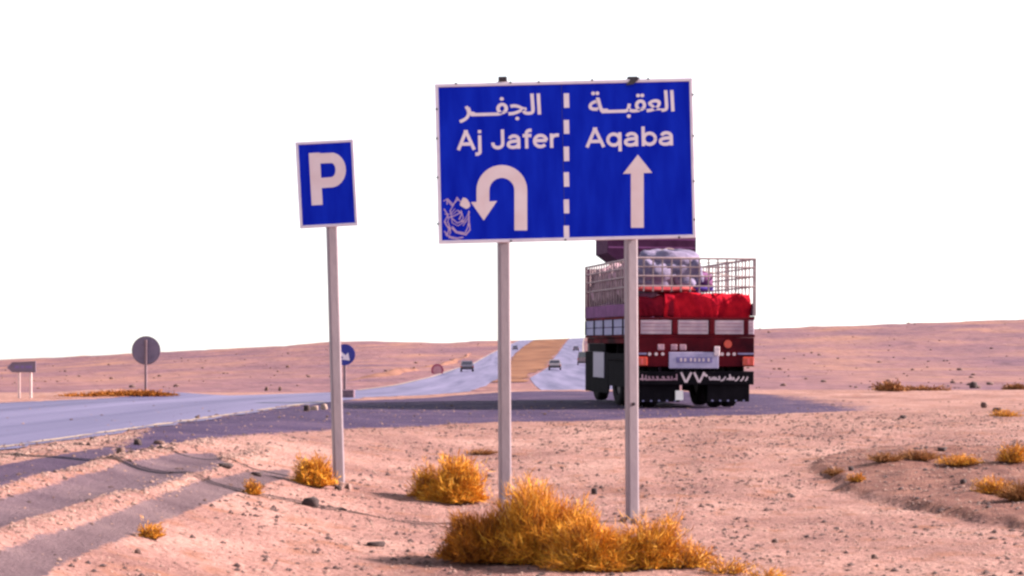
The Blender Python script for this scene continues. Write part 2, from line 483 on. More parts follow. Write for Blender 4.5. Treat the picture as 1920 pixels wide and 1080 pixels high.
# sand-worn edge line of the highway
Ye = np.exp(np.linspace(math.log(9), math.log(47), 160))
we = .05 * vnoise(Ye * 2.5, Ye * 0, 53) + .04 * vnoise(Ye * 7, Ye * 0, 54)
ribbon('edge_line', np.stack([lane_l(Ye) + 3.50 - we, Ye], 1), np.stack([lane_l(Ye) + 3.63 + we, Ye], 1), M_line, .016, 2, 'dusty pale edge line along the highway', cover=False)
Ye = np.exp(np.linspace(math.log(120), math.log(900), 90))
ribbon('edge_line', np.stack([lane_r(Ye) + 3.1, Ye], 1), np.stack([lane_r(Ye) + 3.5, Ye], 1), M_line, .035, 1, 'white edge line on the far uphill carriageway', cover=False)
ribbon('edge_line', np.stack([lane_l(Ye) - 3.5, Ye], 1), np.stack([lane_l(Ye) - 3.2, Ye], 1), M_line, .035, 1, 'white outer edge line of the far left carriageway', cover=False)

# ------------------------------------------------------------------ ground sheets
uu = np.sinh(np.linspace(-3.0, 3.0, 520)); uu = uu / uu.max() * 1.3
uu = np.unique(np.r_[np.linspace(-.33, .33, 420), uu[np.abs(uu) > .33]])
ty = np.unique(np.r_[np.exp(np.linspace(math.log(1.0), math.log(27), 40)), np.exp(np.linspace(math.log(27), math.log(82), 330)), np.exp(np.linspace(math.log(82), math.log(4600), 230))])
rows = ty - 16.0
def sheet(name, rws, m, label, paved, kind='structure'):
    Yg, Ug = np.meshgrid(rws, uu, indexing='ij')
    Xg = Ug * (Yg + 16.0)
    Z = h(Xg, Yg)
    for p in POLYS:
        x0, y0 = p.min(0); x1, y1 = p.max(0)
        k = (Xg > x0) & (Xg < x1) & (Yg > y0) & (Yg < y1)
        if k.any():
            s = pip(Xg[k], Yg[k], p)
            z = Z[k]; z[s] = np.minimum(z[s], h0(Xg[k], Yg[k])[s] - .035 - .0004 * Yg[k][s]); Z[k] = z
    wear = np.full(Xg.shape, -1.0); own = np.zeros(Xg.shape, int); tone = np.zeros(Xg.shape); turn = np.zeros(Xg.shape)
    if paved:
        for q, (pn, poly, pl) in enumerate(PAVED):
            x0, y0 = poly.min(0) - 1.2; x1, y1 = poly.max(0) + 1.2
            k = (Xg > x0) & (Xg < x1) & (Yg > y0) & (Yg < y1)
            sd = sdist(Xg[k], Yg[k], poly)
            soft = .45 if q == 0 else .09
            wv = np.clip(sd / soft, -1, 1)
            if q == 0: wv = wv - 1.7 * sstep(3.6, 9.5, Xg[k]) * (wv > -1)       # sanded over towards the right
            wear[k] = np.maximum(wear[k], np.clip(wv, -1, 1))
            if q: tk = tone[k]; tone[k] = np.maximum(tk, np.clip(sd / .3 + 1, 0, 1) * (0, .25, .8, 1)[q])  # first strip kept darkest for the windrow shadow
            w = own[k]; w[sd > 0] = q + 1; own[k] = w
            fl = np.clip(sd / (soft * 1.5) + .5, 0, 1)          # paving is smoother than the soil
            Z[k] = Z[k] * (1 - .8 * fl) + .8 * fl * np.minimum(Z[k] + 1, h0(Xg[k], Yg[k]) - .002)
    k = (Xg > 3) & (Xg < 11) & (Yg > 17) & (Yg < 29)
    if k.any(): turn[k] = np.clip(sdist(Xg[k], Yg[k], MOUND) / .5 + .35, 0, 1)
    V = np.stack([Xg, Yg, Z], -1).reshape(-1, 3)
    nc = len(uu)
    i = np.arange(len(rws) - 1)[:, None] * nc + np.arange(nc - 1)[None, :]
    Fc = np.stack([i, i + 1, i + nc + 1, i + nc], -1).reshape(-1, 4)
    fo = own[:-1, :-1].reshape(-1)
    for q in range(len(PAVED) + 1 if paved else 1):
        sel = Fc[fo == q] if paved else Fc
        used, inv = np.unique(sel, return_inverse=True)
        nm, lb, ct = (name, label, 'ground') if q == 0 else (PAVED[q - 1][0], PAVED[q - 1][2], 'road')
        o = mesh_obj(nm, V[used], inv.reshape(-1, 4), m, None, True)
        at = o.data.attributes.new('paving', 'FLOAT', 'POINT')
        at.data.foreach_set('value', wear.reshape(-1)[used].astype(np.float32))
        at = o.data.attributes.new('turned', 'FLOAT', 'POINT')
        at.data.foreach_set('value', turn.reshape(-1)[used].astype(np.float32))
        at = o.data.attributes.new('tone', 'FLOAT', 'POINT')
        at.data.foreach_set('value', tone.reshape(-1)[used].astype(np.float32))
        tag(o, lb, ct, None, kind)
kk = int(np.searchsorted(rows, 105))
sheet('ground', rows[:kk + 1], M_ground, 'stony pink desert soil of the foreground', True)
sheet('hill', rows[kk:], M_hill, 'long low desert rise on the horizon', False)

# ------------------------------------------------------------------ gravel
def icosa():
    t = (1 + 5 ** .5) / 2
    v = np.array([(-1, t, 0), (1, t, 0), (-1, -t, 0), (1, -t, 0), (0, -1, t), (0, 1, t), (0, -1, -t), (0, 1, -t), (t, 0, -1), (t, 0, 1), (-t, 0, -1), (-t, 0, 1)], float)
    v /= np.linalg.norm(v[0])
    f = np.array([(0, 11, 5), (0, 5, 1), (0, 1, 7), (0, 7, 10), (0, 10, 11), (1, 5, 9), (5, 11, 4), (11, 10, 2), (10, 7, 6), (7, 1, 8), (3, 9, 4), (3, 4, 2), (3, 2, 6), (3, 6, 8), (3, 8, 9), (4, 9, 5), (2, 4, 11), (6, 2, 10), (8, 6, 7), (9, 8, 1)])
    return v, f
IV, IF = icosa()
octv = np.array([(1, 0, 0), (0, 1, 0), (-1, 0, 0), (0, -1, 0), (0, 0, 1), (.5, .5, -.6), (-.5, -.5, -.6)], float)
octf = np.array([(0, 1, 4), (1, 2, 4), (2, 3, 4), (3, 0, 4), (0, 5, 1), (2, 6, 3)])
def pebbles(name, n, ya, yb, smin, smax, m, label, reject=True, cl=.0, line=None):
    Y = np.sqrt(rng.uniform(ya ** 2, yb ** 2, n)); X = rng.uniform(-.34, .34, n) * Y
    if line: X = .028 * Y + rng.choice(line, n) + rng.normal(0, .09, n)
    keep = np.ones(n, bool)
    if cl:
        keep &= vnoise(X * .8, Y * .8, 21) + .6 * vnoise(X * 2.4, Y * 2.4, 22) > cl
    if reject:
        for p in POLYS: keep &= ~(pip(X, Y, p) & (rng.random(n) > .015))
        for q in PAVED: keep &= ~(pip(X, Y, q[1]) & (rng.random(n) > .10))
    X, Y = X[keep], Y[keep]; n = len(X)
    Z = h(X, Y)
    s = smin * (smax / smin) ** (rng.random(n) ** 2.2)
    a = rng.uniform(0, 6.283, n)
    v = octv[None] * (1 + .35 * rng.standard_normal((n, len(octv), 3)).clip(-1.5, 1.5) * .6)
    v = v * np.stack([s * rng.uniform(.7, 1.4, n), s * rng.uniform(.6, 1.1, n), s * rng.uniform(.4, .8, n)], 1)[:, None, :]
    x = v[..., 0] * np.cos(a)[:, None] - v[..., 1] * np.sin(a)[:, None] + X[:, None]
    y = v[..., 0] * np.sin(a)[:, None] + v[..., 1] * np.cos(a)[:, None] + Y[:, None]
    z = v[..., 2] + Z[:, None] + .15 * s[:, None]
    V = np.stack([x, y, z], -1).reshape(-1, 3)
    Fc = (octf[None] + np.arange(n)[:, None, None] * len(octv)).reshape(-1, 3)
    o = mesh_obj(name, V, Fc, m)
    return tag(o, label, 'gravel', None, 'stuff')
M_peb = mat('gravel_pale', (.17, .09, .078), (.27, .165, .135), 2.2, .9)
M_peb2 = mat('gravel_dark', (.035, .016, .018), (.085, .04, .036), 2.0, .9)
pebbles('gravel', 60000, 12, 42, .006, .024, M_peb, 'loose pale gravel strewn over the roadside')
pebbles('gravel', 42000, 12, 46, .007, .038, M_peb2, 'scattered darker stones among the pale gravel', cl=-.35)

pebbles('gravel', 5000, 12, 24, .006, .03, M_peb, 'pale gravel heaped in the windrows between the shoulder tracks', line=(-4.42, -3.72, -5.4))

# ------------------------------------------------------------------ single rocks
M_rock = mat('rock_dark', (.018, .008, .01), (.04, .02, .02), 9, .9, bump=.5)
M_rockp = mat('rock_pale', (.2, .13, .115), (.3, .21, .18), 9, .9, bump=.5)
M_rockb = mat('rock_brown', (.06, .032, .028), (.11, .056, .048), 9, .9, bump=.5)
def rock(px, py, w_px, h_px, m, label, deep=.8, seed=0, sharp=.22):
    X, Y, Z = ground_at(px, py)
    k = Y / F
    rr = np.random.default_rng(seed)
    # twice split icosahedron pushed to a blocky stone
    v, f = IV.copy(), IF
    vs = [tuple(p) for p in v]; idx = {}; fs = []
    def midp(a, b):
        key = (min(a, b), max(a, b))
        if key not in idx:
            p = (np.array(vs[a]) + np.array(vs[b])) / 2; p /= np.linalg.norm(p)
            vs.append(tuple(p)); idx[key] = len(vs) - 1
        return idx[key]
    for a, b, c in f:
        ab, bc, ca = midp(a, b), midp(b, c), midp(c, a)
        fs += [(a, ab, ca), (b, bc, ab), (c, ca, bc), (ab, bc, ca)]
    v = np.array(vs)
    v = np.sign(v) * np.abs(v) ** .62
    v = v * (1 + sharp * rr.uniform(-1, 1, (len(v), 1)))
    v = v * np.array([w_px * k / 2, w_px * k / 2 * deep, h_px * k * .62])
    v[:, 2] += h_px * k * .38
    o = mesh_obj('rock', v, np.array(fs), m)
    o.location = (X, Y, Z - .004); o.rotation_euler = (0, 0, rr.uniform(-.5, .5))
    return tag(o, label, 'rock', 'loose rocks by the road')
for i, a in enumerate([
    (582, 951, 32, 18, M_rock, 'dark squarish block lying on the gravel below the parking post'),
    (705, 1026, 34, 9, M_rock, 'thin dark flat stone left of the big shrub'),
    (422, 876, 28, 8, M_rock, 'thin dark slab lying where the shoulder tracks end'),  # dark slab stands for a piece of the parking post's shadow
    (482, 892, 20, 8, M_rock, 'small dark stone beside the small orange tuft'),  # another piece of that shadow, added as a stone
    (634, 917, 12, 9, M_rock, 'little dark stone at the foot of the parking post'),
    (575, 771, 12, 12, M_rock, 'dark stone standing at the highway edge'),
    (590, 769, 14, 8, M_rockp, 'pale stone at the corner of highway and crossing road'),
    (608, 768, 12, 10, M_rockp, 'pale stone just left of the parking post at the road corner'),
    (258, 834, 14, 12, M_rock, 'dark clod at the tip of the crossing road'),
    (300, 833, 22, 8, M_rockb, 'low brown clod along the broken asphalt edge'),
    (226, 852, 16, 14, M_rockb, 'brown clod at the end of the gravel windrow'),
    (1693, 785, 12, 7, M_rock, 'small dark stone on the right edge of the crossing road'),
    (1825, 727, 13, 13, M_rock, 'black stone standing far off on the right'),
    (1114, 926, 11, 12, M_rock, 'small black stone behind the big orange shrub'),
    (1190, 1048, 34, 14, M_rockp, 'pale stone under the orange shrub at the sign post'),
    (1236, 1046, 22, 10, M_rockp, 'smaller pale stone right of the sign post foot'),
    (1210, 1056, 26, 9, M_rockb, 'brown stone between the pale stones under the shrub'),
    (1596, 883, 9, 9, M_rock, 'dark pebble on the left of the scrubby mound'),
    (1806, 905, 11, 9, M_rock, 'dark stone on top of the scrubby mound'),
    (1766, 846, 18, 7, M_rock, 'flat dark stone behind the scrubby mound'),
    (1640, 1050, 13, 9, M_rockb, 'brown stone on the open gravel at the lower right'),
    (1453, 1016, 11, 9, M_rockb, 'brown stone right of the yellow grass tuft'),
    (258, 1038, 12, 10, M_rockb, 'brown stone below the tuft on the track edge'),
    (1870, 772, 16, 10, M_rockb, 'brown stone at the far right end of the crossing road'),
    (1845, 765, 12, 9, M_rockb, 'smaller brown stone near the far right end of the crossing road'),
    (500, 733, 7, 8, M_rockb, 'small marker stone beyond the highway'),
    (525, 733, 6, 8, M_rockb, 'brown stone beyond the highway left of the parking post'),
    (173, 824, 10, 6, M_rock, 'small dark stone on the highway edge'),
    (370, 786, 9, 5, M_rockb, 'little stone lying on the highway lane'),
    ]):
    rock(*a[:5], a[5], seed=40 + i)

# ------------------------------------------------------------------ shrubs
def twig_mat(name, stops):
    m = bpy.data.materials.new(name); m.use_nodes = True
    N, L = m.node_tree.nodes, m.node_tree.links
    bs = N['Principled BSDF']; bs.inputs['Roughness'].default_value = .85; bs.inputs['Specular IOR Level'].default_value = .15
    gi = N.new('ShaderNodeNewGeometry')
    tc = N.new('ShaderNodeTexCoord'); no = N.new('ShaderNodeTexNoise'); no.inputs['Scale'].default_value = 7; no.inputs['Detail'].default_value = 3
    L.new(tc.outputs['Object'], no.inputs['Vector'])
    mx = N.new('ShaderNodeMath'); mx.operation = 'MULTIPLY_ADD'; mx.inputs[1].default_value = .45
    L.new(gi.outputs['Random Per Island'], mx.inputs[0])
    m2 = N.new('ShaderNodeMath'); m2.operation = 'MULTIPLY_ADD'; m2.inputs[1].default_value = .9; m2.inputs[2].default_value = -.2
    L.new(no.outputs['Fac'], m2.inputs[0]); L.new(m2.outputs[0], mx.inputs[2])
    r = N.new('ShaderNodeValToRGB'); e = r.color_ramp.elements
    while len(e) < len(stops): e.new(.5)
    for q, (p, c) in zip(e, stops): q.position = p; q.color = (*c, 1)
    L.new(mx.outputs[0], r.inputs[0]); L.new(r.outputs[0], bs.inputs['Base Color'])
    return m
M_straw = twig_mat('dry_straw', [(.1, (.20, .055, .006)), (.35, (.48, .17, .014)), (.6, (.66, .31, .030)), (.9, (.72, .45, .11))])
M_rustb = twig_mat('rusty_scrub', [(.1, (.10, .034, .016)), (.4, (.20, .075, .028)), (.8, (.34, .16, .06))])
M_orange = twig_mat('orange_grass', [(.1, (.16, .045, .006)), (.5, (.24, .075, .010)), (.9, (.30, .12, .02))])
M_shadestraw = twig_mat('shaded_straw', [(.1, (.08, .02, .006)), (.35, (.20, .055, .008)), (.65, (.42, .15, .012)), (.95, (.56, .25, .03))])  # straw darkened to paint the big shrub's shaded left side
M_stem = mat('woody_stem', (.16, .065, .018), (.34, .15, .04), 14, .9)

def ribbons(base, tip, sag, wid, seg, rg):
    """curved tapering blades from base to tip, arrays of shape (n,3)"""
    n = len(base)
    t = np.linspace(0, 1, seg + 1)[None, :, None]
    ctrl = (base + tip) / 2 + sag
    P = (1 - t) ** 2 * base[:, None] + 2 * t * (1 - t) * ctrl[:, None] + t ** 2 * tip[:, None]
    d = tip - base
    side = np.cross(d, rg.standard_normal((n, 3))); side /= np.linalg.norm(side, axis=1, keepdims=True) + 1e-9
    w = (wid[:, None, None] * (1 - .75 * t)) / 2
    A, B = P + side[:, None] * w, P - side[:, None] * w
    V = np.stack([A, B], 2).reshape(-1, 3)
    k = 2 * (seg + 1)
    i = np.arange(n)[:, None] * k + 2 * np.arange(seg)[None, :]
    Fc = np.stack([i, i + 1, i + 3, i + 2], -1).reshape(-1, 4)
    return V, Fc, P

def shrub(px, py, rw, hh, n, label, m, seed, name='dry_shrub', cat='shrub', depth=.8, up=.35, nf=4, wid=.007, lean=0.0, group='dry desert shrubs'):
    X, Y, Z = ground_at(px, py)
    rg = np.random.default_rng(seed)
    root = empty(name, (X, Y, Z))
    tag(root, label, cat, group)
    th = rg.uniform(0, 2 * math.pi, n)
    el = np.arcsin(np.clip(rg.uniform(up - .5, 1.0, n), 0.02, 1))
    lump = vnoise(np.cos(th) * np.cos(el) * 2.6 + 50, np.sin(th) * np.cos(el) * 2.6 + np.sin(el) * 2.2 + 50, seed) + .6 * vnoise(np.cos(th) * np.cos(el) * 6 + 50, np.sin(th) * np.cos(el) * 6 + np.sin(el) * 5 + 50, seed + 7)
    rad = rg.uniform(.72, 1.03, n) * (1 + .30 * lump)
    tip = np.stack([rw * np.cos(th) * np.cos(el) * rad + lean * np.sin(el), rw * depth * np.sin(th) * np.cos(el) * rad, hh * np.sin(el) * rad + .02], 1)
    bs = np.stack([rg.normal(0, .10 * rw, n), rg.normal(0, .08 * rw, n), np.full(n, -.02)], 1) + tip * np.array([.18, .18, 0])
    sag = np.stack([np.zeros(n), np.zeros(n), rg.uniform(-.02, .22, n) * hh], 1) - .12 * tip * np.array([1, 1, 0])
    V1, F1, P1 = ribbons(bs, tip, sag, np.full(n, .008), 4, rg)
    # fine side sprays
    k = n * nf
    src = rg.integers(0, n, k); at = rg.uniform(.3, 1.0, k)
    i0 = np.minimum((at * 4).astype(int), 3); fr = (at * 4 - i0)[:, None]
    b2 = P1[src, i0] * (1 - fr) + P1[src, i0 + 1] * fr
    dirn = (tip - bs)[src]; dirn /= np.linalg.norm(dirn, axis=1, keepdims=True)
    dirn = dirn + .75 * rg.standard_normal((k, 3)) + np.array([0, 0, .35]); dirn /= np.linalg.norm(dirn, axis=1, keepdims=True)
    ln = rg.uniform(.10, .30, k)[:, None] * (.35 * rw + .5 * hh)
    t2 = b2 + dirn * ln
    t2[:, 2] = np.maximum(t2[:, 2], .005)
    V2, F2, _ = ribbons(b2, t2, np.zeros((k, 3)), rg.uniform(.6, 1.5, k) * wid, 2, rg)
    mesh_obj('stems', V1, F1, M_stem, root)
    mesh_obj('foliage', V2, F2, m, root)
    return root

for i, a in enumerate([
    (905, 1050, .44, .36, 2600, 'left mound of the big orange roadside shrub with its shade painted in dark', .0, 9),
    (1005, 1050, .46, .57, 2600, 'tallest orange shrub standing between the two sign posts', .02, 9),
    (1105, 1064, .44, .42, 2000, 'bright orange shrub crowding the foot of the right sign post', .03, 8),
    (1218, 1064, .36, .42, 1000, 'low wispy orange shrub just right of the sign post foot', .06, 7),
    (1290, 1066, .26, .20, 300, 'thin golden shrub at the right end of the big clump', .06, 6),
    ]):
    shrub(a[0], a[1], a[2], a[3], a[4], a[5], M_shadestraw if i == 0 else M_straw, 100 + i, lean=a[6], wid=.0055, nf=a[7])
shrub(1360, 1076, .24, .12, 130, 'thin yellow tuft trailing off right of the orange shrubs', M_straw, 110, 'grass_tuft', 'tuft', wid=.007)
shrub(1440, 1088, .28, .12, 130, 'sparse yellow grass at the bottom edge right of the shrubs', M_straw, 111, 'grass_tuft', 'tuft', wid=.006)
shrub(850, 942, .36, .44, 1700, 'rounded orange shrub standing left of the left sign post', M_straw, 112, nf=6, wid=.009, lean=.1)
shrub(800, 935, .20, .38, 500, 'paler thin side clump of the rounded orange shrub', M_straw, 113, nf=5, wid=.008)
shrub(590, 910, .24, .32, 1000, 'small orange shrub with a dark foot left of the parking post', M_straw, 114, nf=5, wid=.009)
shrub(474, 927, .11, .14, 260, 'small orange tuft at the end of the pale track', M_straw, 115, 'grass_tuft', 'tuft', nf=4)
shrub(281, 1010, .12, .12, 240, 'yellow tuft on the edge of the pale track', M_straw, 116, 'grass_tuft', 'tuft', nf=4)
shrub(905, 851, .25, .05, 200, 'flat brown scrub behind the rounded shrub', M_rustb, 118, 'scrub_tuft', 'tuft')
sc_list = [(1900, 868, .26, .24, 420, 'orange shrub at the right edge behind the mound', M_straw),
    (1865, 925, .26, .17, 360, 'orange scrub on the mound with deep shade below it', M_straw),
    (1915, 935, .26, .18, 500, 'brown scrub at the right edge of the mound', M_rustb),
    (1800, 872, .32, .10, 420, 'low yellow scrub on the back of the mound', M_straw),
    (1720, 862, .30, .11, 420, 'brown scrub along the back rim of the mound', M_rustb),
    (1660, 868, .26, .09, 320, 'thin brown scrub at the left end of the back rim', M_rustb),
    (1607, 905, .12, .10, 160, 'small orange tuft on the left shoulder of the mound', M_straw),
    (1565, 890, .16, .08, 150, 'rusty tuft at the left tip of the mound', M_rustb),
    (1885, 780, .35, .14, 300, 'orange scrub at the right end of the crossing road', M_straw)]
for i, a in enumerate(sc_list):
    shrub(*a, 130 + i, 'scrub_tuft', 'scrub', nf=4, group='scrub on the right hand mound')
# scrub farther off
for i, a in enumerate([(245, 742, 1.35, .14, 900, 'wide orange patch of dry grass round the round sign', M_orange, .03),
    (165, 743, .9, .06, 160, 'thin orange grass left of the round sign', M_orange, .03),
    (1668, 734, .55, .28, 260, 'brown scrub beyond the crossing road on the right', M_rustb, .04),
    (1725, 733, .9, .14, 200, 'low rusty scrub right of the brown scrub beyond the road', M_rustb, .04),
    (1905, 731, 1.0, .45, 400, 'dark bush at the far right edge beyond the road', M_rustb, .04)]):
    shrub(*a[:7], 160 + i, 'scrub_patch', 'scrub', nf=5, wid=a[7], group='scrub beyond the road')
# tiny bushes dotted over the rise: too many to count at this size
def dots(n):
    Y = np.exp(rng.uniform(math.log(130), math.log(900), n)); X = rng.uniform(-.32, .32, n) * Y
    k = (np.abs(X - lane_l(Y)) > 8) & (np.abs(X - lane_r(Y)) > 7)
    k &= ~((X > lane_l(Y)) & (X < lane_r(Y)))
    X, Y = X[k], Y[k]; n = len(X); Z = h(X, Y)
    s = .09 * (4.5 ** (rng.random(n) ** 1.8)) * (.6 + Y / 600)
    v = IV[None] * (1 + .3 * rng.uniform(-1, 1, (n, 12, 1))) * np.stack([s, s, s * .55], 1)[:, None]
    v[..., 2] += s[:, None] * .2
    V = (v + np.stack([X, Y, Z], 1)[:, None]).reshape(-1, 3)
    Fc = (IF[None] + np.arange(n)[:, None, None] * 12).reshape(-1, 3)
    tag(mesh_obj('undergrowth', V, Fc, mat('far_scrub', (.07, .035, .035), (.12, .055, .04), .05, .9)), 'tiny dark bushes dotted over the far rise', 'scrub', None, 'stuff')
dots(520)

# ------------------------------------------------------------------ big direction sign
M_galv = mat('galvanised_post', (.178, .134, .162), (.225, .172, .198), 3, .6, .2, bump=.08, stretch=(4, 4, .9), detail=8)
M_blue = mat('blue_sheeting', (.0, .0085, .33), (.003, .019, .43), 3.5, .6, spec=.06, stretch=(2.2, 1, .5), detail=7)
M_white = mat('white_sheeting', (.62, .50, .58), (.70, .58, .64), 6, .5)
M_pink = mat('faded_sheeting', (.62, .45, .47), (.68, .54, .58), 4, .55)
M_rim = mat('sign_rim', (.55, .46, .56), (.66, .56, .64), 5, .5)
M_back = mat('sign_back', (.12, .085, .14), (.16, .11, .17), 4, .6, .1)
M_dark = mat('dark_metal', (.03, .024, .03), (.06, .045, .055), 10, .6, .2, spec=.2)
M_stick = mat('sticker_rest', (.30, .20, .46), (.50, .32, .42), 30, .7)

M_foot = mat('footing_concrete', (.13, .08, .075), (.22, .135, .12), 9, .95, bump=.6, spec=.1)
def footing(parent, x, y, z, seed):
    """rough collar of concrete round a post foot"""
    b = MB(); n = 18
    fr_ = np.random.default_rng(seed)
    ang = np.linspace(0, 2 * math.pi, n + 1)[:-1]
    low = [(x + .17 * (1 + .18 * fr_.normal()) * math.cos(t), y + .17 * (1 + .18 * fr_.normal()) * math.sin(t), z - .04) for t in ang]
    top = [(x + .12 * (1 + .12 * fr_.normal()) * math.cos(t), y + .12 * (1 + .12 * fr_.normal()) * math.sin(t), z + .035 + .008 * fr_.normal()) for t in ang]
    b.add(low + top, [(i, (i + 1) % n, n + (i + 1) % n, n + i) for i in range(n)] + [tuple(range(n, 2 * n))])
    b.build('footing', M_foot, parent)

def cbox_post(name, X, Y, z0, z1, w, parent, rz, lean=0.0, m=None):
    """lipped channel post, local to parent; leans about y"""
    b = MB()
    t, d = .006, w * .8
    out = [(-w / 2, -d / 2), (w / 2, -d / 2), (w / 2, d / 2), (w / 2 - .03, d / 2), (w / 2 - .03, d / 2 - t), (w / 2 - t, d / 2 - t), (w / 2 - t, -d / 2 + t), (-w / 2 + t, -d / 2 + t), (-w / 2 + t, d / 2 - t), (-w / 2 + .03, d / 2 - t), (-w / 2 + .03, d / 2), (-w / 2, d / 2)]
    # rounded front corners
    r = w * .16
    out = [(-w / 2, -d / 2 + r), (-w / 2 + r * .3, -d / 2 + r * .3), (-w / 2 + r, -d / 2), (w / 2 - r, -d / 2), (w / 2 - r * .3, -d / 2 + r * .3), (w / 2, -d / 2 + r)] + out[2:]
    n = len(out)
    vs = [(x, y, z) for z in (z0, z1) for x, y in out]
    b.add(vs, [(i, (i + 1) % n, n + (i + 1) % n, n + i) for i in range(n)] + [tuple(range(n))[::-1], tuple(range(n, 2 * n))])
    o = b.build(name, m or M_galv, parent)
    o.location = (X, Y, 0); o.rotation_euler = (0, lean, rz)
    return o

SY = F / 186.0
def at_depth(px, py, Y):
    return ((px - 960) * Y / F, EYE + (HOR - py) * Y / F)

big = empty('direction_sign', (0, SY, float(h(0.5, SY))))
tag(big, 'large blue road sign with Arabic and English place names on two posts', 'road sign')
bz = big.location.z
# panel frame: local x right, z up, origin in the panel's middle
cx, cz = at_depth(1060.5, 301.75, SY)
TILT = R(1.37)
W2, H2 = 483.5 / 186 / 2, 300 / 186 / 2
def loc_big(px, py):
    dx, dz = (px - 1060.5) / 186, -(py - 301.75) / 186
    c, s = math.cos(TILT), math.sin(TILT)
    return (dx * c + dz * s, -dx * s + dz * c)
panel = MB().box(-W2 + .012, W2 - .012, 0, .012, -H2 + .012, H2 - .012).build('panel', M_blue, big)
panel.location = (cx, 0, cz - bz); panel.rotation_euler = (0, -TILT, 0)
fr = MB()
fw = .034
fr.box(-W2, W2, -.012, .022, H2 - fw, H2, .004).box(-W2, W2, -.012, .022, -H2, -H2 + fw, .004)
fr.box(-W2, -W2 + fw, -.0115, .0215, -H2 + fw, H2 - fw, .004).box(W2 - fw, W2, -.0115, .0215, -H2 + fw, H2 - fw, .004)
fr.build('border', M_rim, panel)
seam = MB().box(-.002, .002, -.0015, 0, -H2 + fw, H2 - fw)
seam.build('seam', M_dark, panel).location = (loc_big(1056, 300)[0], 0, 0)
for px, py in ((855, 157), (957, 155), (1010, 154), (1110, 150), (1215, 148), (1299, 178), (1300, 255), (1301, 340), (1302, 412), (819, 205), (819, 260), (820, 333), (821, 420), (958, 452), (1060, 450), (1273, 445)):
    x, z = loc_big(px, py)
    MB().cyl((x, 0, z), 'y', .011, -.022, -.0115, 8).build('rivet', M_dark, panel)
for i, (a, b_) in enumerate(((175, 202), (225, 251), (275, 302), (323, 350), (374, 400), (423, 447))):
    x, z0 = loc_big(1062.5, b_); _, z1 = loc_big(1062.5, a)
    MB().box(x - .027, x + .027, -.004, .0, z0, z1).build('dash', M_white, panel)

def arcp(cx_, cz_, rx, rz_, a0, a1, n=14):
    return [(cx_ + rx * math.cos(R(a0 + (a1 - a0) * i / n)), cz_ + rz_ * math.sin(R(a0 + (a1 - a0) * i / n))) for i in range(n + 1)]
# stroke alphabet: cap height 1, x-height .73
X_ = .73
def glyph(ch):
    r = .275; c = X_ / 2
    if ch == 'A': return .76, [[(.07, 0), (.38, .95)], [(.69, 0), (.38, .95)], [(.18, .3), (.58, .3)], [(.3, .93), (.46, .93)]]
    if ch == 'P': return .70, [[(.1, 0), (.1, 1)], [(.1, .92), (.36, .92)] + arcp(.36, .68, .25, .24, 90, -90) + [(.1, .44)]]
    if ch == 'J': return .60, [[(.46, 1), (.46, .3)] + arcp(.27, .28, .19, .21, 0, -180, 12) + [(.08, .34)]]
    if ch == 'j': return .28, [[(.15, X_), (.15, -.12)] + arcp(.03, -.12, .12, .11, 0, -90, 6)[1:] + [(-.03, -.23)], [(.15, .84), (.15, 1.0)]]
    if ch == 'r': return .42, [[(.1, 0), (.1, X_)], [(.1, .45)] + arcp(.31, .45, .2, .2, 170, 90, 6) + [(.39, .645)]]
    if ch == 'f': return .40, [[(.17, 0), (.17, .78)] + arcp(.31, .78, .14, .145, 180, 95, 6)[1:] + [(.37, .925)], [(.02, .66), (.36, .66)]]
    if ch == 'e': return .64, [[(.07, .39), (.55, .39)], arcp(.31, c, .235, c - .08, 5, 318, 22)]
    if ch == 'a': return .62, [[(.48, 0), (.48, .48)] + arcp(.3, .47, .18, .185, 0, 165, 10)[1:], [(.48, .4), (.26, .38)] + arcp(.24, .22, .165, .15, 95, 275, 10) + [(.36, .085), (.48, .2)]]
    if ch == 'q': return .66, [[(.53, X_), (.53, -.24)], arcp(.3, c, .215, c - .08, 0, 360, 20)]
    if ch == 'b': return .66, [[(.11, 0), (.11, 1)], arcp(.34, c, .215, c - .08, 0, 360, 20)]
    return .3, []
def word(text, x0, x1, zb, cap, parent, m, ypos=0.0, wt=.175, sx=None):
    """one letter = one mesh; strokes stepped a hair so no faces coincide"""
    adv = sum(glyph(c)[0] for c in text)
    k = (x1 - x0) / adv
    x = x0
    for q, ch in enumerate(text):
        a, st = glyph(ch)
        b = MB()
        for i, s in enumerate(st):
            pts = [(x + p[0] * k, zb + p[1] * cap) for p in s]
            b.stroke(pts, wt * cap, ypos - .004 - .0004 * i, ypos)
        if st: b.build('letter', m, parent)
        x += a * k
def lw(px0, px1, pyb, pyt):
    xa, zb = loc_big(px0, pyb); xb, _ = loc_big(px1, pyb)
    return xa, xb, zb
xa, zb = loc_big(856, 281.5); xb, _ = loc_big(1050, 277.5)
word('Aj Jafer', xa, xb, zb, 36.5 / 186, panel, M_white, wt=.168)
xa, zb = loc_big(1097, 276.5); xb, _ = loc_big(1266, 272.5)
word('Aqaba', xa, xb, zb, 36.5 / 186, panel, M_white, wt=.168)

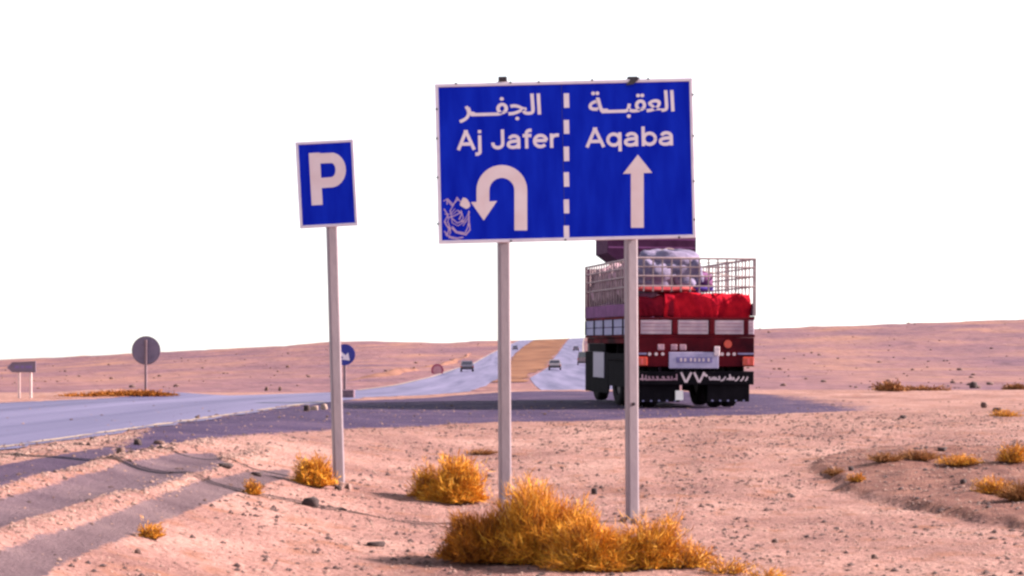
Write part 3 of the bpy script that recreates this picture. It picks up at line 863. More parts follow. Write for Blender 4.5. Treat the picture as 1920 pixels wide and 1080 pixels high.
def arabic(chars, px0, px1, py_top, py_bot, bold, yt):
    """joined forms, drawn left to right, glyph by glyph"""
    def tx(s):
        c = bpy.data.curves.new('t', 'FONT'); c.body = s; c.size = 1.0; c.offset = bold; c.resolution_u = 3
        o = bpy.data.objects.new('t', c); COL.objects.link(o)
        dg = bpy.context.evaluated_depsgraph_get()
        me = bpy.data.meshes.new_from_object(o.evaluated_get(dg))
        v = np.array([q.co[:] for q in me.vertices]) if len(me.vertices) else np.zeros((0, 3)); f = [tuple(p.vertices) for p in me.polygons]
        bpy.data.objects.remove(o); bpy.data.curves.remove(c); bpy.data.meshes.remove(me)
        return v, f
    x1_, _ = tx('|'); ref = x1_[:, 0].min()
    x, parts = 0.0, []
    for ch in chars:
        v, f = tx(ch)
        vb, _ = tx(ch + '|')
        # the bar is the rightmost shape of the pair
        adv = vb[:, 0].max() - (x1_[:, 0].max() - ref) - ref
        v = v.copy(); v[:, 0] += x
        parts.append((v, f)); x += adv - .035
    allv = np.concatenate([p[0] for p in parts])
    lo, hi = allv.min(0), allv.max(0)
    ax, az = loc_big(px0, py_bot); bx, bz_ = loc_big(px1, py_bot)
    _, tz = loc_big((px0 + px1) / 2, py_top)
    _, az = loc_big((px0 + px1) / 2, py_bot)
    for i, (v, f) in enumerate(parts):
        X = ax + (v[:, 0] - lo[0]) / (hi[0] - lo[0]) * (bx - ax)
        Z = az + (v[:, 1] - lo[1]) / (hi[1] - lo[1]) * (tz - az)
        yy = -.003 - .0006 * (i % 2)
        vs = [(a, yy, c) for a, c in zip(X, Z)]
        o = mesh_obj('letter', vs, f, M_white, panel)
arabic('\uFEAE\u0640\u0640\u0640\uFED4\uFEA0\uFEDF\uFE8D', 861, 1015, 177, 229, .014, 0)
arabic('\uFE94\u0640\u0640\u0640\uFE92\uFED8\uFECC\uFEDF\uFE8D', 1104, 1265, 170, 221, .014, 0)
# joins of the script
P = lambda *pts: [loc_big(*p) for p in pts]
MB().stroke(P((1121, 184), (1125, 199), (1128, 207), (1140, 207)), .034, -.0044, -.001).build('letter', M_white, panel)
MB().stroke(P((878, 202), (881, 212), (890, 213.5)), .034, -.0044, -.001).build('letter', M_white, panel)
# U-turn arrow and straight arrow
ua = [(976.5, 432), (976.5, 357)] + [(941 + 35.5 * math.cos(R(a)), 357 - 35.5 * math.sin(R(a))) for a in range(10, 181, 10)] + [(905.5, 380)]
MB().stroke(P(*ua), 24 / 186, -.004, 0).prism_y(P((883, 379), (907, 413.5), (932, 377)), -.0046, 0).build('arrow', M_pink, panel)
MB().stroke(P((1195, 427), (1194.8, 322)), 24 / 186, -.004, 0).prism_y(P((1168, 326), (1196, 290), (1223, 324)), -.0046, 0).build('arrow', M_pink, panel)
# torn sticker and scrawl in the lower left corner
gr = np.random.default_rng(5)
scr = [[(833, 380), (840, 372), (848, 384), (858, 372), (866, 380), (872, 374)], [(836, 392), (842, 404), (836, 416), (842, 430), (840, 444)], [(850, 386), (842, 398), (846, 412), (858, 420), (868, 412)],
       [(848, 424), (856, 436), (870, 440), (880, 428), (878, 406)], [(834, 436), (846, 444), (858, 446), (870, 446)], [(860, 392), (866, 402), (862, 414)], [(836, 404), (850, 400), (858, 394)], [(846, 430), (838, 422), (834, 412)], [(868, 420), (874, 404), (880, 396)]]
for i, q_ in enumerate(scr):
    for j in range(2):
        pts = [(x + gr.normal(0, 2.2) + 2 * j, y + gr.normal(0, 2.2) + 3 * j) for x, y in q_]
        MB().stroke(P(*pts), gr.uniform(.006, .013), -.0020 - .0002 * (2 * i + j), 0).build('scrawl', M_stick, panel)
bl = [(872 + (9 + 2 * math.sin(3 * a)) * math.cos(a), 381 + (10 + 2 * math.sin(2 * a)) * math.sin(a)) for a in np.linspace(0, 2 * math.pi, 14)[:-1]]
MB().prism_y(P(*bl), -.0052, 0).build('sticker', M_pink, panel)
# posts with clamps
for px, py_b, ptop in ((947.5, 985, 152), (1187, 985, 150)):
    x0 = (px - 960) / 186
    zt = at_depth(0, ptop, SY)[1] - bz
    g = float(h(x0, SY + .1)) - bz
    cbox_post('post', x0, .07, g - .3, zt, .118, big, R(17 if px > 1000 else 13), R(-.33))
    footing(big, x0, .07, g, int(px))
    x, z = loc_big(px - 5, 149 if px < 1000 else 150)
    if px < 1000:
        MB().box(x - .045, x + .045, -.01, .10, z - .012, z + .030, .006).build('clamp', M_dark, panel)
    else:
        c = MB().box(x - .03, x + .075, -.005, .11, z + .002, z + .036, .006)
        c.add([(x - .05, -.03, z - .055), (x + .03, -.03, z - .045), (x + .10, -.02, z + .02), (x + .02, -.015, z + .03), (x - .05, -.014, z - .055), (x + .03, -.014, z - .045), (x + .10, -.004, z + .02), (x + .02, -.001, z + .03)],
              [(0, 1, 2, 3), (7, 6, 5, 4), (0, 4, 5, 1), (1, 5, 6, 2), (2, 6, 7, 3), (3, 7, 4, 0)])
        c.build('clamp', M_dark, panel)

# ------------------------------------------------------------------ parking sign
PY = F / 169.0
xb, zb = at_depth(636, 915, PY)
gz = float(h(xb, PY))
park = empty('parking_sign', (xb, PY, gz), (0, -R(1.62), 0))
tag(park, 'small blue parking sign with a white letter P on a leaning single post', 'road sign')
c0 = Vector(at_depth(613.75, 345.75, PY)) - Vector((xb, gz))
ca, sa = math.cos(R(1.62)), math.sin(R(1.62))
lx, lz = c0.x * ca + c0.y * sa, -c0.x * sa + c0.y * ca
pw, ph = 109.5 / 169 / 2, 162 / 169 / 2
pp = MB().box(-pw + .01, pw - .01, 0, .01, -ph + .01, ph - .01).build('panel', M_blue, park)
pp.location = (lx, -.07, lz); pp.rotation_euler = (0, -R(1.5), 0)
fr = MB(); fw = .033
fr.box(-pw, pw, -.009, .018, ph - fw, ph, .004).box(-pw, pw, -.009, .018, -ph, -ph + fw, .004)
fr.box(-pw, -pw + fw, -.0085, .0175, -ph + fw, ph - fw, .004).box(pw - fw, pw, -.0085, .0175, -ph + fw, ph - fw, .004)
fr.build('border', M_rim, pp)
T2 = R(3.12)
def loc_p(px, py):
    dx, dz = (px - 613.75) / 169, -(py - 345.75) / 169
    return (dx * math.cos(T2) + dz * math.sin(T2), -dx * math.sin(T2) + dz * math.cos(T2))
PP = lambda *pts: [loc_p(*p) for p in pts]
pl = MB().stroke(PP((596, 385.5), (590.5, 288)), 20.5 / 169, -.004, 0)
pl.stroke(PP((583, 299), (622, 297.5)) + PP(*[(622 + 18 * math.cos(R(a)), 320 - 23 * math.sin(R(a))) for a in range(80, -81, -16)]) + PP((622, 343), (592, 345)), 19 / 169, -.0046, 0)
pl.build('letter', M_pink, pp)
footing(park, 0, 0, 0, 8)
cbox_post('post', 0, 0, -.3, lz + ph - .06, .118, park, R(15))
for dz in (-.3, .3):
    MB().box(-.075, .075, -.058, .055, dz - .018, dz + .018, .004).build('clamp', M_dark, park).location = (0, 0, lz + dz * .3)

# ------------------------------------------------------------------ smaller signs across the road
M_postd = mat('dull_post', (.11, .06, .08), (.16, .09, .11), 5, .6)
M_postp = mat('pale_post', (.50, .34, .34), (.60, .42, .40), 5, .7)
# back of a round sign
Y = 60.0; k = Y / F
x, zt = at_depth(274, 657, Y); zg = float(h(x, Y))
rs = empty('round_sign', (x, Y, zg)); tag(rs, 'grey back of a round road sign on a dark post across the highway', 'road sign')
MB().cyl((0, 0, zt - zg), 'y', 27 * k, -.012, .012, 40).build('disc', M_back, rs)
b = MB()
for i in range(40):
    a0, a1 = 2 * math.pi * i / 40, 2 * math.pi * (i + 1) / 40
    b.add([(27 * k * s_ * math.cos(a), y_, zt - zg + 27 * k * s_ * math.sin(a)) for s_, y_ in ((.995, -.02), (.95, -.02)) for a in (a0, a1)], [(0, 1, 3, 2)])
b.build('rim', M_postd, rs)
MB().box(-.036, .036, -.09, -.02, -.3, zt - zg + 20 * k, .008).build('post', M_postd, rs)
for dz in (-.2, .2):
    MB().box(-.26, .26, -.03, -.0125, zt - zg + dz - .018, zt - zg + dz + .018).build('bracket', M_back, rs)
# arrow board
Y = 55.0; k = Y / F
x, zt = at_depth(40, 688, Y); zg = float(h(x, Y))
ab = empty('arrow_board', (x, Y, zg)); tag(ab, 'dark direction board pointing left on two thin pale legs', 'road sign')
xs = lambda p: (p - 40) * k
zz = lambda p: zt - zg - (p - 688) * k
tip = empty_tilt = R(1.5)
bd = MB().prism_y([(xs(13), zz(689)), (xs(23), zz(698)), (xs(67), zz(698.5)), (xs(67), zz(677)), (xs(23), zz(679))], -.015, .015).build('board', M_back, ab)
MB().stroke([(xs(20), zz(688.5)), (xs(25), zz(695.5)), (xs(65), zz(696)), (xs(65), zz(679.5)), (xs(25), zz(681.5))], .018, -.021, -.015, closed=True).build('border', M_postd, bd)
for a_, b_ in ((28, 36), (39, 45), (48, 60)):
    MB().box(xs(a_), xs(b_), -.02, -.0152, zz(690.5), zz(685.5)).build('marking', mat('dim_marking', (.12, .07, .2), (.17, .1, .26), 20, .7), bd)
for p in (35, 57):
    MB().box(xs(p) - .033, xs(p) + .033, .016, .07, -.3, zz(681), .006).build('leg', M_postp, ab)
# blue round sign with white arrow, half behind the parking post
Y = 58.0; k = Y / F
x, zt = at_depth(646, 665, Y); zg = float(h(x, Y))
bs_ = empty('round_arrow_sign', (x, Y, zg)); tag(bs_, 'small round blue sign with a white arrow behind the parking post', 'road sign')
ds = MB().cyl((0, 0, zt - zg), 'y', 20 * k, -.01, .01, 36).build('disc', mat('navy_sheeting', (.006, .006, .16), (.01, .012, .22), 4, .5), bs_)
q = lambda px, py: ((px - 646) * k, zt - zg - (py - 665) * k)
MB().stroke([q(*p) for p in ((634, 658), (647, 669))], .09, -.016, -.01).prism_y([q(*p) for p in ((640, 674), (656, 676), (653, 661))], -.0166, -.01).build('arrow', M_white, ds)
MB().box(-.04, .04, .011, .08, -.3, zt - zg + 10 * k, .008).build('post', M_postd, bs_)
cb = empty('concrete_block', (*ground_at(654, 732)[:2], ground_at(654, 732)[2])); tag(cb, 'low dark concrete block at the foot of the round blue sign', 'block')
cb.location = (x + .14, Y - .25, float(h(x + .14, Y - .25)))
MB().box(-.19, .19, -.14, .14, -.05, .25, .03).build('body', mat('dark_concrete', (.09, .05, .08), (.14, .08, .11), 9, .9, bump=.4), cb)
MB().box(-.15, .15, -.145, -.139, .10, .16).build('stripe', M_postd, cb)
# ring sign up the hill
Y = 230.0; k = Y / F
x, zt = at_depth(820, 694, Y); zg = float(h(x, Y))
rr_ = empty('ring_sign', (x, Y, zg)); tag(rr_, 'faded red ringed round sign far off beside the uphill road', 'road sign')
MB().cyl((0, 0, zt - zg), 'y', 8.6 * k, -.02, .02, 28).build('disc', mat('faded_pink', (.36, .14, .19), (.42, .2, .24), 3, .7), rr_)
MB().stroke([(10 * k * math.cos(a), zt - zg + 10 * k * math.sin(a)) for a in np.linspace(0, 2 * math.pi, 29)[:-1]], 3.4 * k, -.03, .03, closed=True).build('ring', mat('faded_red', (.22, .03, .07), (.28, .05, .1), 3, .7), rr_)
MB().box(-.05, .05, .031, .12, -.3, zt - zg, .01).build('post', M_postd, rr_)

# ------------------------------------------------------------------ far cars
M_tyre = mat('tyre', (.008, .007, .008), (.016, .013, .016), 12, .95, spec=.08)
M_glass = mat('car_glass', (.02, .02, .035), (.03, .03, .05), 3, .12, spec=.8)
M_lamp = mat('tail_lamp', (.35, .02, .01), (.42, .04, .02), 9, .3)
def car(px, py, Yc, m, label, van=False, rz=0.0):
    X = (px - 960) * Yc / F
    root = empty('van' if van else 'car', (X, Yc, float(h0(X, Yc)) + .025), (0, 0, rz))
    tag(root, label, 'van' if van else 'car', 'vehicles far up the highway')
    W, Ln = (.95, 5.0) if van else (.86, 4.3)
    hb, ht = (1.25, 2.25) if van else (.88, 1.45)
    b = MB()
    b.prism_x([(0, .35), (0.02, hb - .1), (.12, hb), (Ln - 1.1, hb - .02), (Ln - .1, hb - .22), (Ln, .62), (Ln - .05, .32), (.1, .28)], -W, W)
    body = b.build('body', m, root)
    c = MB()
    y0, y1, y2, y3 = (.1, .22, Ln - 1.3, Ln - .7) if van else (.35, .85, 2.5, 3.2)
    for s in (1,):
        c.add([(-W * .94, y0, hb), (W * .94, y0, hb), (W * .94, y3, hb), (-W * .94, y3, hb), (-W * .76, y1, ht), (W * .76, y1, ht), (W * .76, y2, ht), (-W * .76, y2, ht)],
              [(4, 5, 6, 7), (0, 1, 5, 4), (1, 2, 6, 5), (2, 3, 7, 6), (3, 0, 4, 7)])
    c.build('roof', m, root)
    g = MB().add([(-W * .78, y0 + .02, hb + .08), (W * .78, y0 + .02, hb + .08), (W * .68, y1 - .05, ht - .08), (-W * .68, y1 - .05, ht - .08)], [(0, 1, 2, 3)])
    g.build('rear_window', M_glass, root).location = (0, -.012, 0)
    for s in (-1, 1):
        MB().add([(s * W * .925, y0 + .3, hb + .06), (s * W * .925, y3 - .35, hb + .06), (s * W * .785, y2 - .1, ht - .08), (s * W * .785, y1 + .1, ht - .08)], [(0, 1, 2, 3)]).build('side_window', M_glass, root).location = (s * .012, 0, 0)
        MB().box(s * W * .9 - .09, s * W * .9 + .09, -.03, .02, hb - .35, hb - .15).build('tail_lamp', M_lamp, root)
        for yy in (.85, Ln - .95):
            MB().cyl((s * (W - .1), yy, .32), 'x', .32, -.11, .11, 16).build('wheel', M_tyre, root)
    MB().box(-W, W, -.07, 0, .38, .58, .03).build('bumper', M_dark, root)
    return root
car(876, 702, 250, mat('dark_car', (.09, .08, .12), (.12, .105, .15), 2, .5), 'dark car on the left carriageway at the foot of the hill', rz=R(2))
car(966, 660, 620, mat('slate_car', (.10, .09, .14), (.13, .115, .17), 2, .5), 'tiny dark car high on the left carriageway')
car(1040, 703, 262, mat('grey_car', (.20, .17, .2), (.26, .22, .25), 2, .35), 'grey car on the right carriageway left of the truck', rz=R(-2))
car(1093, 690, 330, mat('brown_van', (.13, .085, .1), (.18, .12, .14), 2, .4), 'brownish van on the right carriageway next to the truck', van=True, rz=R(-2))
car(1080, 665, 560, mat('plum_car', (.11, .09, .14), (.14, .11, .17), 2, .5), 'small dark car behind the van high on the right carriageway', rz=R(-2))

# ------------------------------------------------------------------ truck
M_bar = mat('cage_bar', (.22, .15, .17), (.34, .24, .25), 6, .7, .1)
M_bed = mat('truck_maroon', (.020, .002, .006), (.110, .006, .012), 1.3, .8, spec=.05)
M_black = mat('underbody', (.004, .003, .005), (.008, .006, .009), 5, .9, spec=.06)
M_board = mat('side_board', (.13, .12, .25), (.19, .17, .32), 4, .6)
M_gate = mat('tailgate_panel', (.27, .19, .26), (.46, .33, .38), 4, .55)
M_red = mat('red_blanket', (.19, .002, .012), (.50, .010, .022), 3.4, .95, spec=.05, bump=.6, bscale=5)
M_red2 = mat('red_piping', (.42, .03, .06), (.58, .1, .1), 4, .9)
M_sack = mat('grey_sack', (.09, .075, .15), (.17, .135, .22), 5, .9, bump=.7, bscale=9)
M_sackp = mat('pink_sack', (.22, .11, .16), (.32, .19, .24), 5, .9, bump=.7, bscale=9)
M_sackm = mat('plum_sack', (.09, .02, .09), (.16, .04, .15), 4, .9, bump=.6)
M_plate = mat('plate_board', (.22, .19, .34), (.32, .27, .42), 7, .5)
M_letter = mat('truck_lettering', (.40, .29, .34), (.58, .45, .49), 20, .6)
M_bluecl = mat('blue_cloth', (.05, .02, .26), (.09, .05, .36), 5, .9, bump=.5)
M_tank = mat('grey_tank', (.14, .125, .20), (.18, .16, .25), 4, .45, .3)
M_cab = mat('cab_paint', (.012, .008, .016), (.02, .012, .024), 3, .6, spec=.15)
M_rack = mat('rack_paint', (.045, .012, .04), (.07, .022, .06), 4, .8, spec=.1)

TY = 40.0
HEAD, PITCH = R(9.0), R(.7)
tx0 = (1187 - 960) * TY / F + 1.285
truck = empty('cargo_truck', (tx0, TY, float(h0(tx0, TY)) + .082), (PITCH, 0, HEAD))
tag(truck, 'loaded red and black cargo truck seen from behind with a barred cargo cage', 'truck')
HW, LC = 1.285, 5.2        # half width and length of the cargo body
T = truck
# bed and chassis
MB().box(-HW + .03, HW - .03, .06, LC, 1.28, 1.40, .01).build('cargo_floor', M_bed, T)
MB().box(-.45, -.33, .15, 7.6, .78, 1.02).box(.33, .45, .15, 7.6, .78, 1.02).box(-.33, .33, .4, .52, .8, 1.0).box(-.33, .33, 2.6, 2.72, .8, 1.0).box(-.33, .33, 4.9, 5.02, .8, 1.0).box(-.33, .33, 7.3, 7.42, .8, 1.0).box(-1.0, 1.0, 1.0, 1.1, 1.03, 1.27).box(-1.0, 1.0, 3.0, 3.1, 1.03, 1.27).box(-1.0, 1.0, 4.6, 4.7, 1.03, 1.27).build('chassis', M_black, T)
rear = MB().box(-HW + .01, HW - .01, 0, .055, .80, 1.405, .008).build('rear_frame', M_bed, T)
# rear face detail: lamps, plate, reflectors, lettering
pl_ = MB().box(-.56, .50, -.03, -.002, .76, 1.10, .008).build('plate_board', M_plate, rear)
MB().box(-.40, .36, -.042, -.031, .88, 1.0).build('number_plate', mat('plate_dark', (.10, .08, .22), (.15, .12, .3), 30, .5), pl_)
for i, x in enumerate((-.33, -.24, -.12, -.03, .06, .15, .26)):
    MB().box(x, x + .045, -.047, -.043, .905, .975).build('digit', M_letter, pl_)
for i, x in enumerate((-.97, -.83, -.69, .58, .71, .84)):
    rr2 = MB().cyl((x, -.012, 1.06), 'y', .034, -.012, .012, 12).build('reflector', M_letter, rear)
MB().box(.40, .52, -.06, -.032, 1.02, 1.22, .01).build('work_lamp', M_letter, rear)
for x in (-.80, -.52, -.33):
    MB().box(x, x + .14, -.02, -.002, 1.14, 1.26, .01).build('badge', M_sackp, rear)
MB().cyl((.70, -.02, 1.27), 'y', .085, -.02, .02, 16).build('marker_lamp', M_lamp, rear)
for xa_, xb_ in ((.92, HW - .03), (-HW + .03, -1.03)):
    MB().box(xa_, xb_, -.02, -.001, 1.05, 1.085).build('trim_strip', M_board, rear)
for s in (-1, 1):
    tl = MB().box(s * 1.14 - .12, s * 1.14 + .12, -.045, -.002, .82, 1.0, .012).build('tail_lamp', M_lamp, rear)
    MB().box(s * 1.14 - .02, s * 1.14 + .02, -.05, -.046, .85, .97).build('lens_bar', M_red2, tl)
bump_ = MB().box(-HW + .02, HW - .02, -.02, .04, .42, .70, .01).build('bumper', M_black, T)
# lettering along the bumper: a row of joined marks each side and a big emblem in the middle
gl = np.random.default_rng(3)
def scribble(x0, x1, m, z):
    x, i = x0, 0
    while x < x1:
        w_ = gl.uniform(.05, .11); b = MB()
        kind = gl.integers(0, 4)
        if kind == 0: b.stroke([(x, z), (x + w_ * .5, z + .015), (x + w_, z), (x + w_, z + gl.uniform(.07, .12))], .03, -.026, -.0202)
        elif kind == 1: b.stroke([(x, z + .06), (x + w_ * .3, z), (x + w_, z + .005), (x + w_ * .8, z + .05)], .03, -.026, -.0202)
        elif kind == 2: b.stroke([(x, z), (x + w_, z), (x + w_ * .9, z + .055), (x + w_ * .5, z + .05)], .03, -.026, -.0202)
        else: b.stroke([(x, z - .03), (x + w_ * .6, z + .0), (x + w_, z + .06)], .03, -.026, -.0202)
        b.build('letter', m, bump_)
        x += w_ + gl.uniform(.008, .03); i += 1
scribble(-1.18, -.42, M_sackp, .53)
scribble(.30, 1.14, M_letter, .53)
for i, (xa_, xb_) in enumerate(((-.30, -.20), (-.08, -.19), (-.02, .08), (.20, .09), (.2, .24))):
    MB().stroke([(xa_, .68), (xb_, .47)] if i != 4 else [(.16, .66), (.26, .60)], .045, -.026 - .0006 * i, -.0202).build('emblem_stroke', M_letter, bump_)
for s in (-1, 1):
    fl = MB().prism_x([(.10, .06), (.135, .06), (.125, .44), (.09, .44)], min(s * .30, s * 1.2), max(s * .30, s * 1.2)).build('mud_flap', M_black, T)
    for j in range(5):
        xx = s * (.4 + j * .17)
        MB().box(xx - .02, xx + .02, .085, .099, .07, .10).build('flap_stud', M_board, fl)
MB().box(-.40, -.235, .055, .075, .10, .30, .004).build('white_marker', mat('white_patch', (.72, .66, .66), (.8, .75, .74), 5, .6), T)
MB().box(-.335, -.315, .0755, .09, .29, .43).build('hanger', M_black, T)
# wheels
for yy, dual in ((1.15, True), (2.4, True), (6.35, False)):
    for s in (-1, 1):
        for k_ in ((0, 1) if dual else (0,)):
            c = (s * (1.02 - .30 * k_) if dual else s * .85 + .17, yy, .455)
            w_ = MB()
            prof = [(.30, .10), (.47, .13), (.525, .11), (.535, .06), (.535, -.06), (.525, -.11), (.47, -.13), (.30, -.10)]
            n = 24
            vs = [(c[0] + o_, c[1] + r_ * math.cos(2 * math.pi * a / n), c[2] + r_ * math.sin(2 * math.pi * a / n)) for r_, o_ in prof for a in range(n)]
            w_.add(vs, [(i * n + a, i * n + (a + 1) % n, (i + 1) * n + (a + 1) % n, (i + 1) * n + a) for i in range(7) for a in range(n)])
            wheel = w_.build('wheel', M_tyre, T, True)
            MB().cyl(c, 'x', .30, -.07, .07, 20).cyl((c[0] + s * .06, c[1], c[2]), 'x', .12, -.08, .08, 12).build('rim', M_dark, wheel)
for yy in (1.15, 2.4, 6.35):
    MB().cyl((0, yy, .455), 'x', .07, -1.0, 1.0, 10).build('axle', M_black, T)
# left side: mudguards, tank, black skirts added to stand for deep shade
for s in (-1, 1):
    MB().prism_x([(.45, .95), (.5, 1.06), (3.1, 1.06), (3.15, .95), (3.1, .93), (.5, .93)], min(s * .86, s * 1.24), max(s * .86, s * 1.24)).build('mud_guard', M_black, T)
    tk = MB().box(min(s * .62, s * 1.12), max(s * .62, s * 1.12), 3.35, 4.35, .50, 1.0, .05).build('fuel_tank', M_tank, T)
    MB().box(s * 1.126 - .004, s * 1.126 + .004, 3.55, 3.6, .49, 1.01).box(s * 1.126 - .004, s * 1.126 + .004, 4.1, 4.15, .49, 1.01).build('strap', M_black, tk)
    MB().box(s * 1.22 - .02, s * 1.22 + .02, 3.2, 5.0, 1.10, 1.27, .01).build('side_rail', M_black, T)
    MB().box(s * 1.175 - .012, s * 1.175 + .012, .45, 3.1, .34, .925, .008).build('shade_skirt', M_black, T)
    MB().box(s * 1.175 - .012, s * 1.175 + .012, 3.13, 5.75, .16, 1.09, .008).build('shade_skirt', M_black, T)
    MB().box(s * 1.2 - .010, s * 1.2 + .010, 3.5, 4.7, .50, 1.085, .006).build('guard_plate', M_tank if s < 0 else M_black, T)
    MB().box(min(s * .5, s * 1.12), max(s * .5, s * 1.12), 4.5, 5.1, .45, .95, .03).build('tool_box', M_black, T)
# tailgate: three panels between dark posts
ga = MB().box(-HW, HW, .0, .05, 1.41, 1.47, .006).box(-HW, HW, .0, .05, 1.77, 1.82, .006).build('tailgate', M_bed, T)
for xa_, xb_ in ((-1.16, -.50), (-.36, .29), (.43, 1.05), (1.15, 1.27)):
    g_ = MB().box(xa_, xb_, .002, .045, 1.475, 1.765, .006)
    p_ = g_.build('gate_panel', M_gate, ga)
    for zq in (1.55, 1.63, 1.70):
        MB().box(xa_ + .03, xb_ - .03, -.006, .0018, zq - .012, zq + .012).build('rib', M_sackp, p_)
for x in (-1.22, -.43, .36, 1.10):
    MB().box(x - .05, x + .05, -.012, .048, 1.475, 1.765, .006).build('gate_post', M_bed, ga)
# side boards
for s in (-1, 1):
    sb = MB().box(s * HW - .02, s * HW + .02, .06, LC, 1.41, 1.46).box(s * HW - .02, s * HW + .02, .06, LC, 1.80, 1.85).build('side_gate', M_bed, T)
    nb = 5
    for i in range(nb):
        y0_, y1_ = .10 + i * (LC - .1) / nb, .04 + (i + 1) * (LC - .1) / nb
        MB().box(s * HW - .015, s * HW + .015, y0_, y1_ - .05, 1.465, 1.62, .004).build('board', M_board, sb)
        MB().box(s * HW - .015, s * HW + .015, y0_, y1_ - .05, 1.635, 1.795, .004).build('board', M_board, sb)
        MB().box(s * HW - .03, s * HW + .03, y1_ - .045, y1_ + .045, 1.465, 1.795).build('side_post', M_black, sb)
    MB().box(s * HW - .012, s * HW + .012, .06, LC, 1.86, 2.12, .004).build('upper_board', M_sackm, sb)
MB().box(-HW + .02, HW - .02, LC, LC + .05, 1.41, 3.02).build('headboard', M_rack, T)
# cage of bars
CT = 3.05
cage = empty('cage'); cage.parent = T
for x in (-HW, HW):
    for y in (.03, LC - .03):
        MB().box(x - .03, x + .03, y - .03, y + .03, 1.86, CT + .02).build('corner_post', M_bar, cage)
def rail(a, b, r=.020): MB().bar(a, b, r).build('rail', M_bar, cage)
def bar(a, b, r=.017): MB().bar(a, b, r).build('bar', M_bar, cage)
for z in (CT, 2.87, 2.68, 2.47):
    rail((-HW, .0, z), (HW, .0, z), .024 if z == CT else .017)
    for s in (-1, 1):
        rail((s * HW, .03, z), (s * HW, LC - .03, z), .024 if z == CT else .017)
nb = 13
for i in range(1, nb):
    x = -HW + 2 * HW * i / nb
    bar((x, .032, 2.36), (x, .032, CT))
for s in (-1, 1):
    for i in range(1, 19):
        y = .03 + (LC - .06) * i / 19
        bar((s * (HW - .034), y, 1.86), (s * (HW - .034), y, CT))
# cab and the wide rack over its roof
cy = LC + .25
cabp = [(cy, .75), (cy, 2.75), (cy + .1, 2.85), (cy + 1.5, 2.82), (cy + 1.75, 2.6), (cy + 1.95, 1.7), (cy + 2.0, .7), (cy + 1.6, .6)]
cab = MB().prism_x(cabp, -.80, 1.16).build('cab', M_cab, T)
for s in (-1, 1):
    q_ = 1.165 if s > 0 else .805
    d_ = MB().box(s * q_ - .006, s * q_ + .006, cy + .55, cy + 1.6, .85, 2.62, .004).build('door', M_cab, cab)
    MB().box(s * (q_ + .01) - .004, s * (q_ + .01) + .004, cy + .65, cy + 1.5, 1.75, 2.5).build('window', M_glass, d_)
    mi = MB().bar((s * (q_ - .03), cy + 1.7, 2.2), (s * (q_ + .10), cy + 1.75, 2.2), .02).build('mirror_arm', M_black, cab)
    MB().box(s * (q_ + .05) - .05, s * (q_ + .05) + .05, cy + 1.70, cy + 1.78, 1.85, 2.35, .02).build('mirror', M_black, mi)
MB().add([(-.72, cy + 1.80, 2.5), (1.0, cy + 1.80, 2.5), (1.0, cy + 1.965, 1.75), (-.72, cy + 1.965, 1.75)], [(0, 1, 2, 3)]).build('windscreen', M_glass, cab)
MB().box(-.8, 1.16, cy + 1.96, cy + 2.12, .5, .95, .03).build('front_bumper', M_black, cab)
rk = MB().prism_y([(-.42, 3.22), (1.22, 3.22), (1.45, 3.42), (1.45, 4.05), (-.70, 4.05), (-.70, 3.42)], cy + .1, cy + 1.5).build('roof_rack', M_rack, T)
MB().box(-.4, 1.1, cy + .3, cy + 1.3, 2.83, 3.219).build('rack_stand', M_black, rk)
for zz_ in (3.55, 3.75, 3.95):
    MB().box(-.68, 1.43, cy + .085, cy + .099, zz_ - .02, zz_ + .02).build('rack_slat', M_sackm, rk)

# ---- load: things that lie in the truck (own top-level objects, in the truck's frame)
from mathutils import Euler
TM = Matrix.Translation(truck.location) @ Euler(truck.rotation_euler).to_matrix().to_4x4()
def blob(name, c, s, m, label, cat, seed, group=None, pw=.6, amp=.07, n=18, tie=None):
    rg = np.random.default_rng(seed)
    vs, fs = [], []
    nu, nv = n * 2, n
    ph_ = rg.uniform(0, 6.28, 6)
    for j in range(nv + 1):
        b_ = -math.pi / 2 + math.pi * j / nv
        for i in range(nu):
            a_ = 2 * math.pi * i / nu
            e = lambda v, p: math.copysign(abs(v) ** p, v)
            x, y, z = e(math.cos(b_), pw) * e(math.cos(a_), pw), e(math.cos(b_), pw) * e(math.sin(a_), pw), e(math.sin(b_), pw)
            d = 1 + amp * (math.sin(5 * a_ + ph_[0] + 2 * z) + math.sin(9 * x + 4 * z + ph_[1]) * .8 + math.sin(7 * y - 6 * z + ph_[2]) * .7 + .5 * math.sin(17 * x + 11 * z + ph_[3]))
            vs.append((x * s[0] * d, y * s[1] * d, z * s[2] * d))
    for j in range(nv):
        for i in range(nu):
            fs.append((j * nu + i, j * nu + (i + 1) % nu, (j + 1) * nu + (i + 1) % nu, (j + 1) * nu + i))
    o = mesh_obj(name, vs, fs, m, None, True)
    o.matrix_world = TM @ Matrix.Translation(c) @ Matrix.Rotation(rg.uniform(-.12, .12), 4, 'Z')
    return tag(o, label, cat, group)
G1 = 'bundles loaded in the truck'
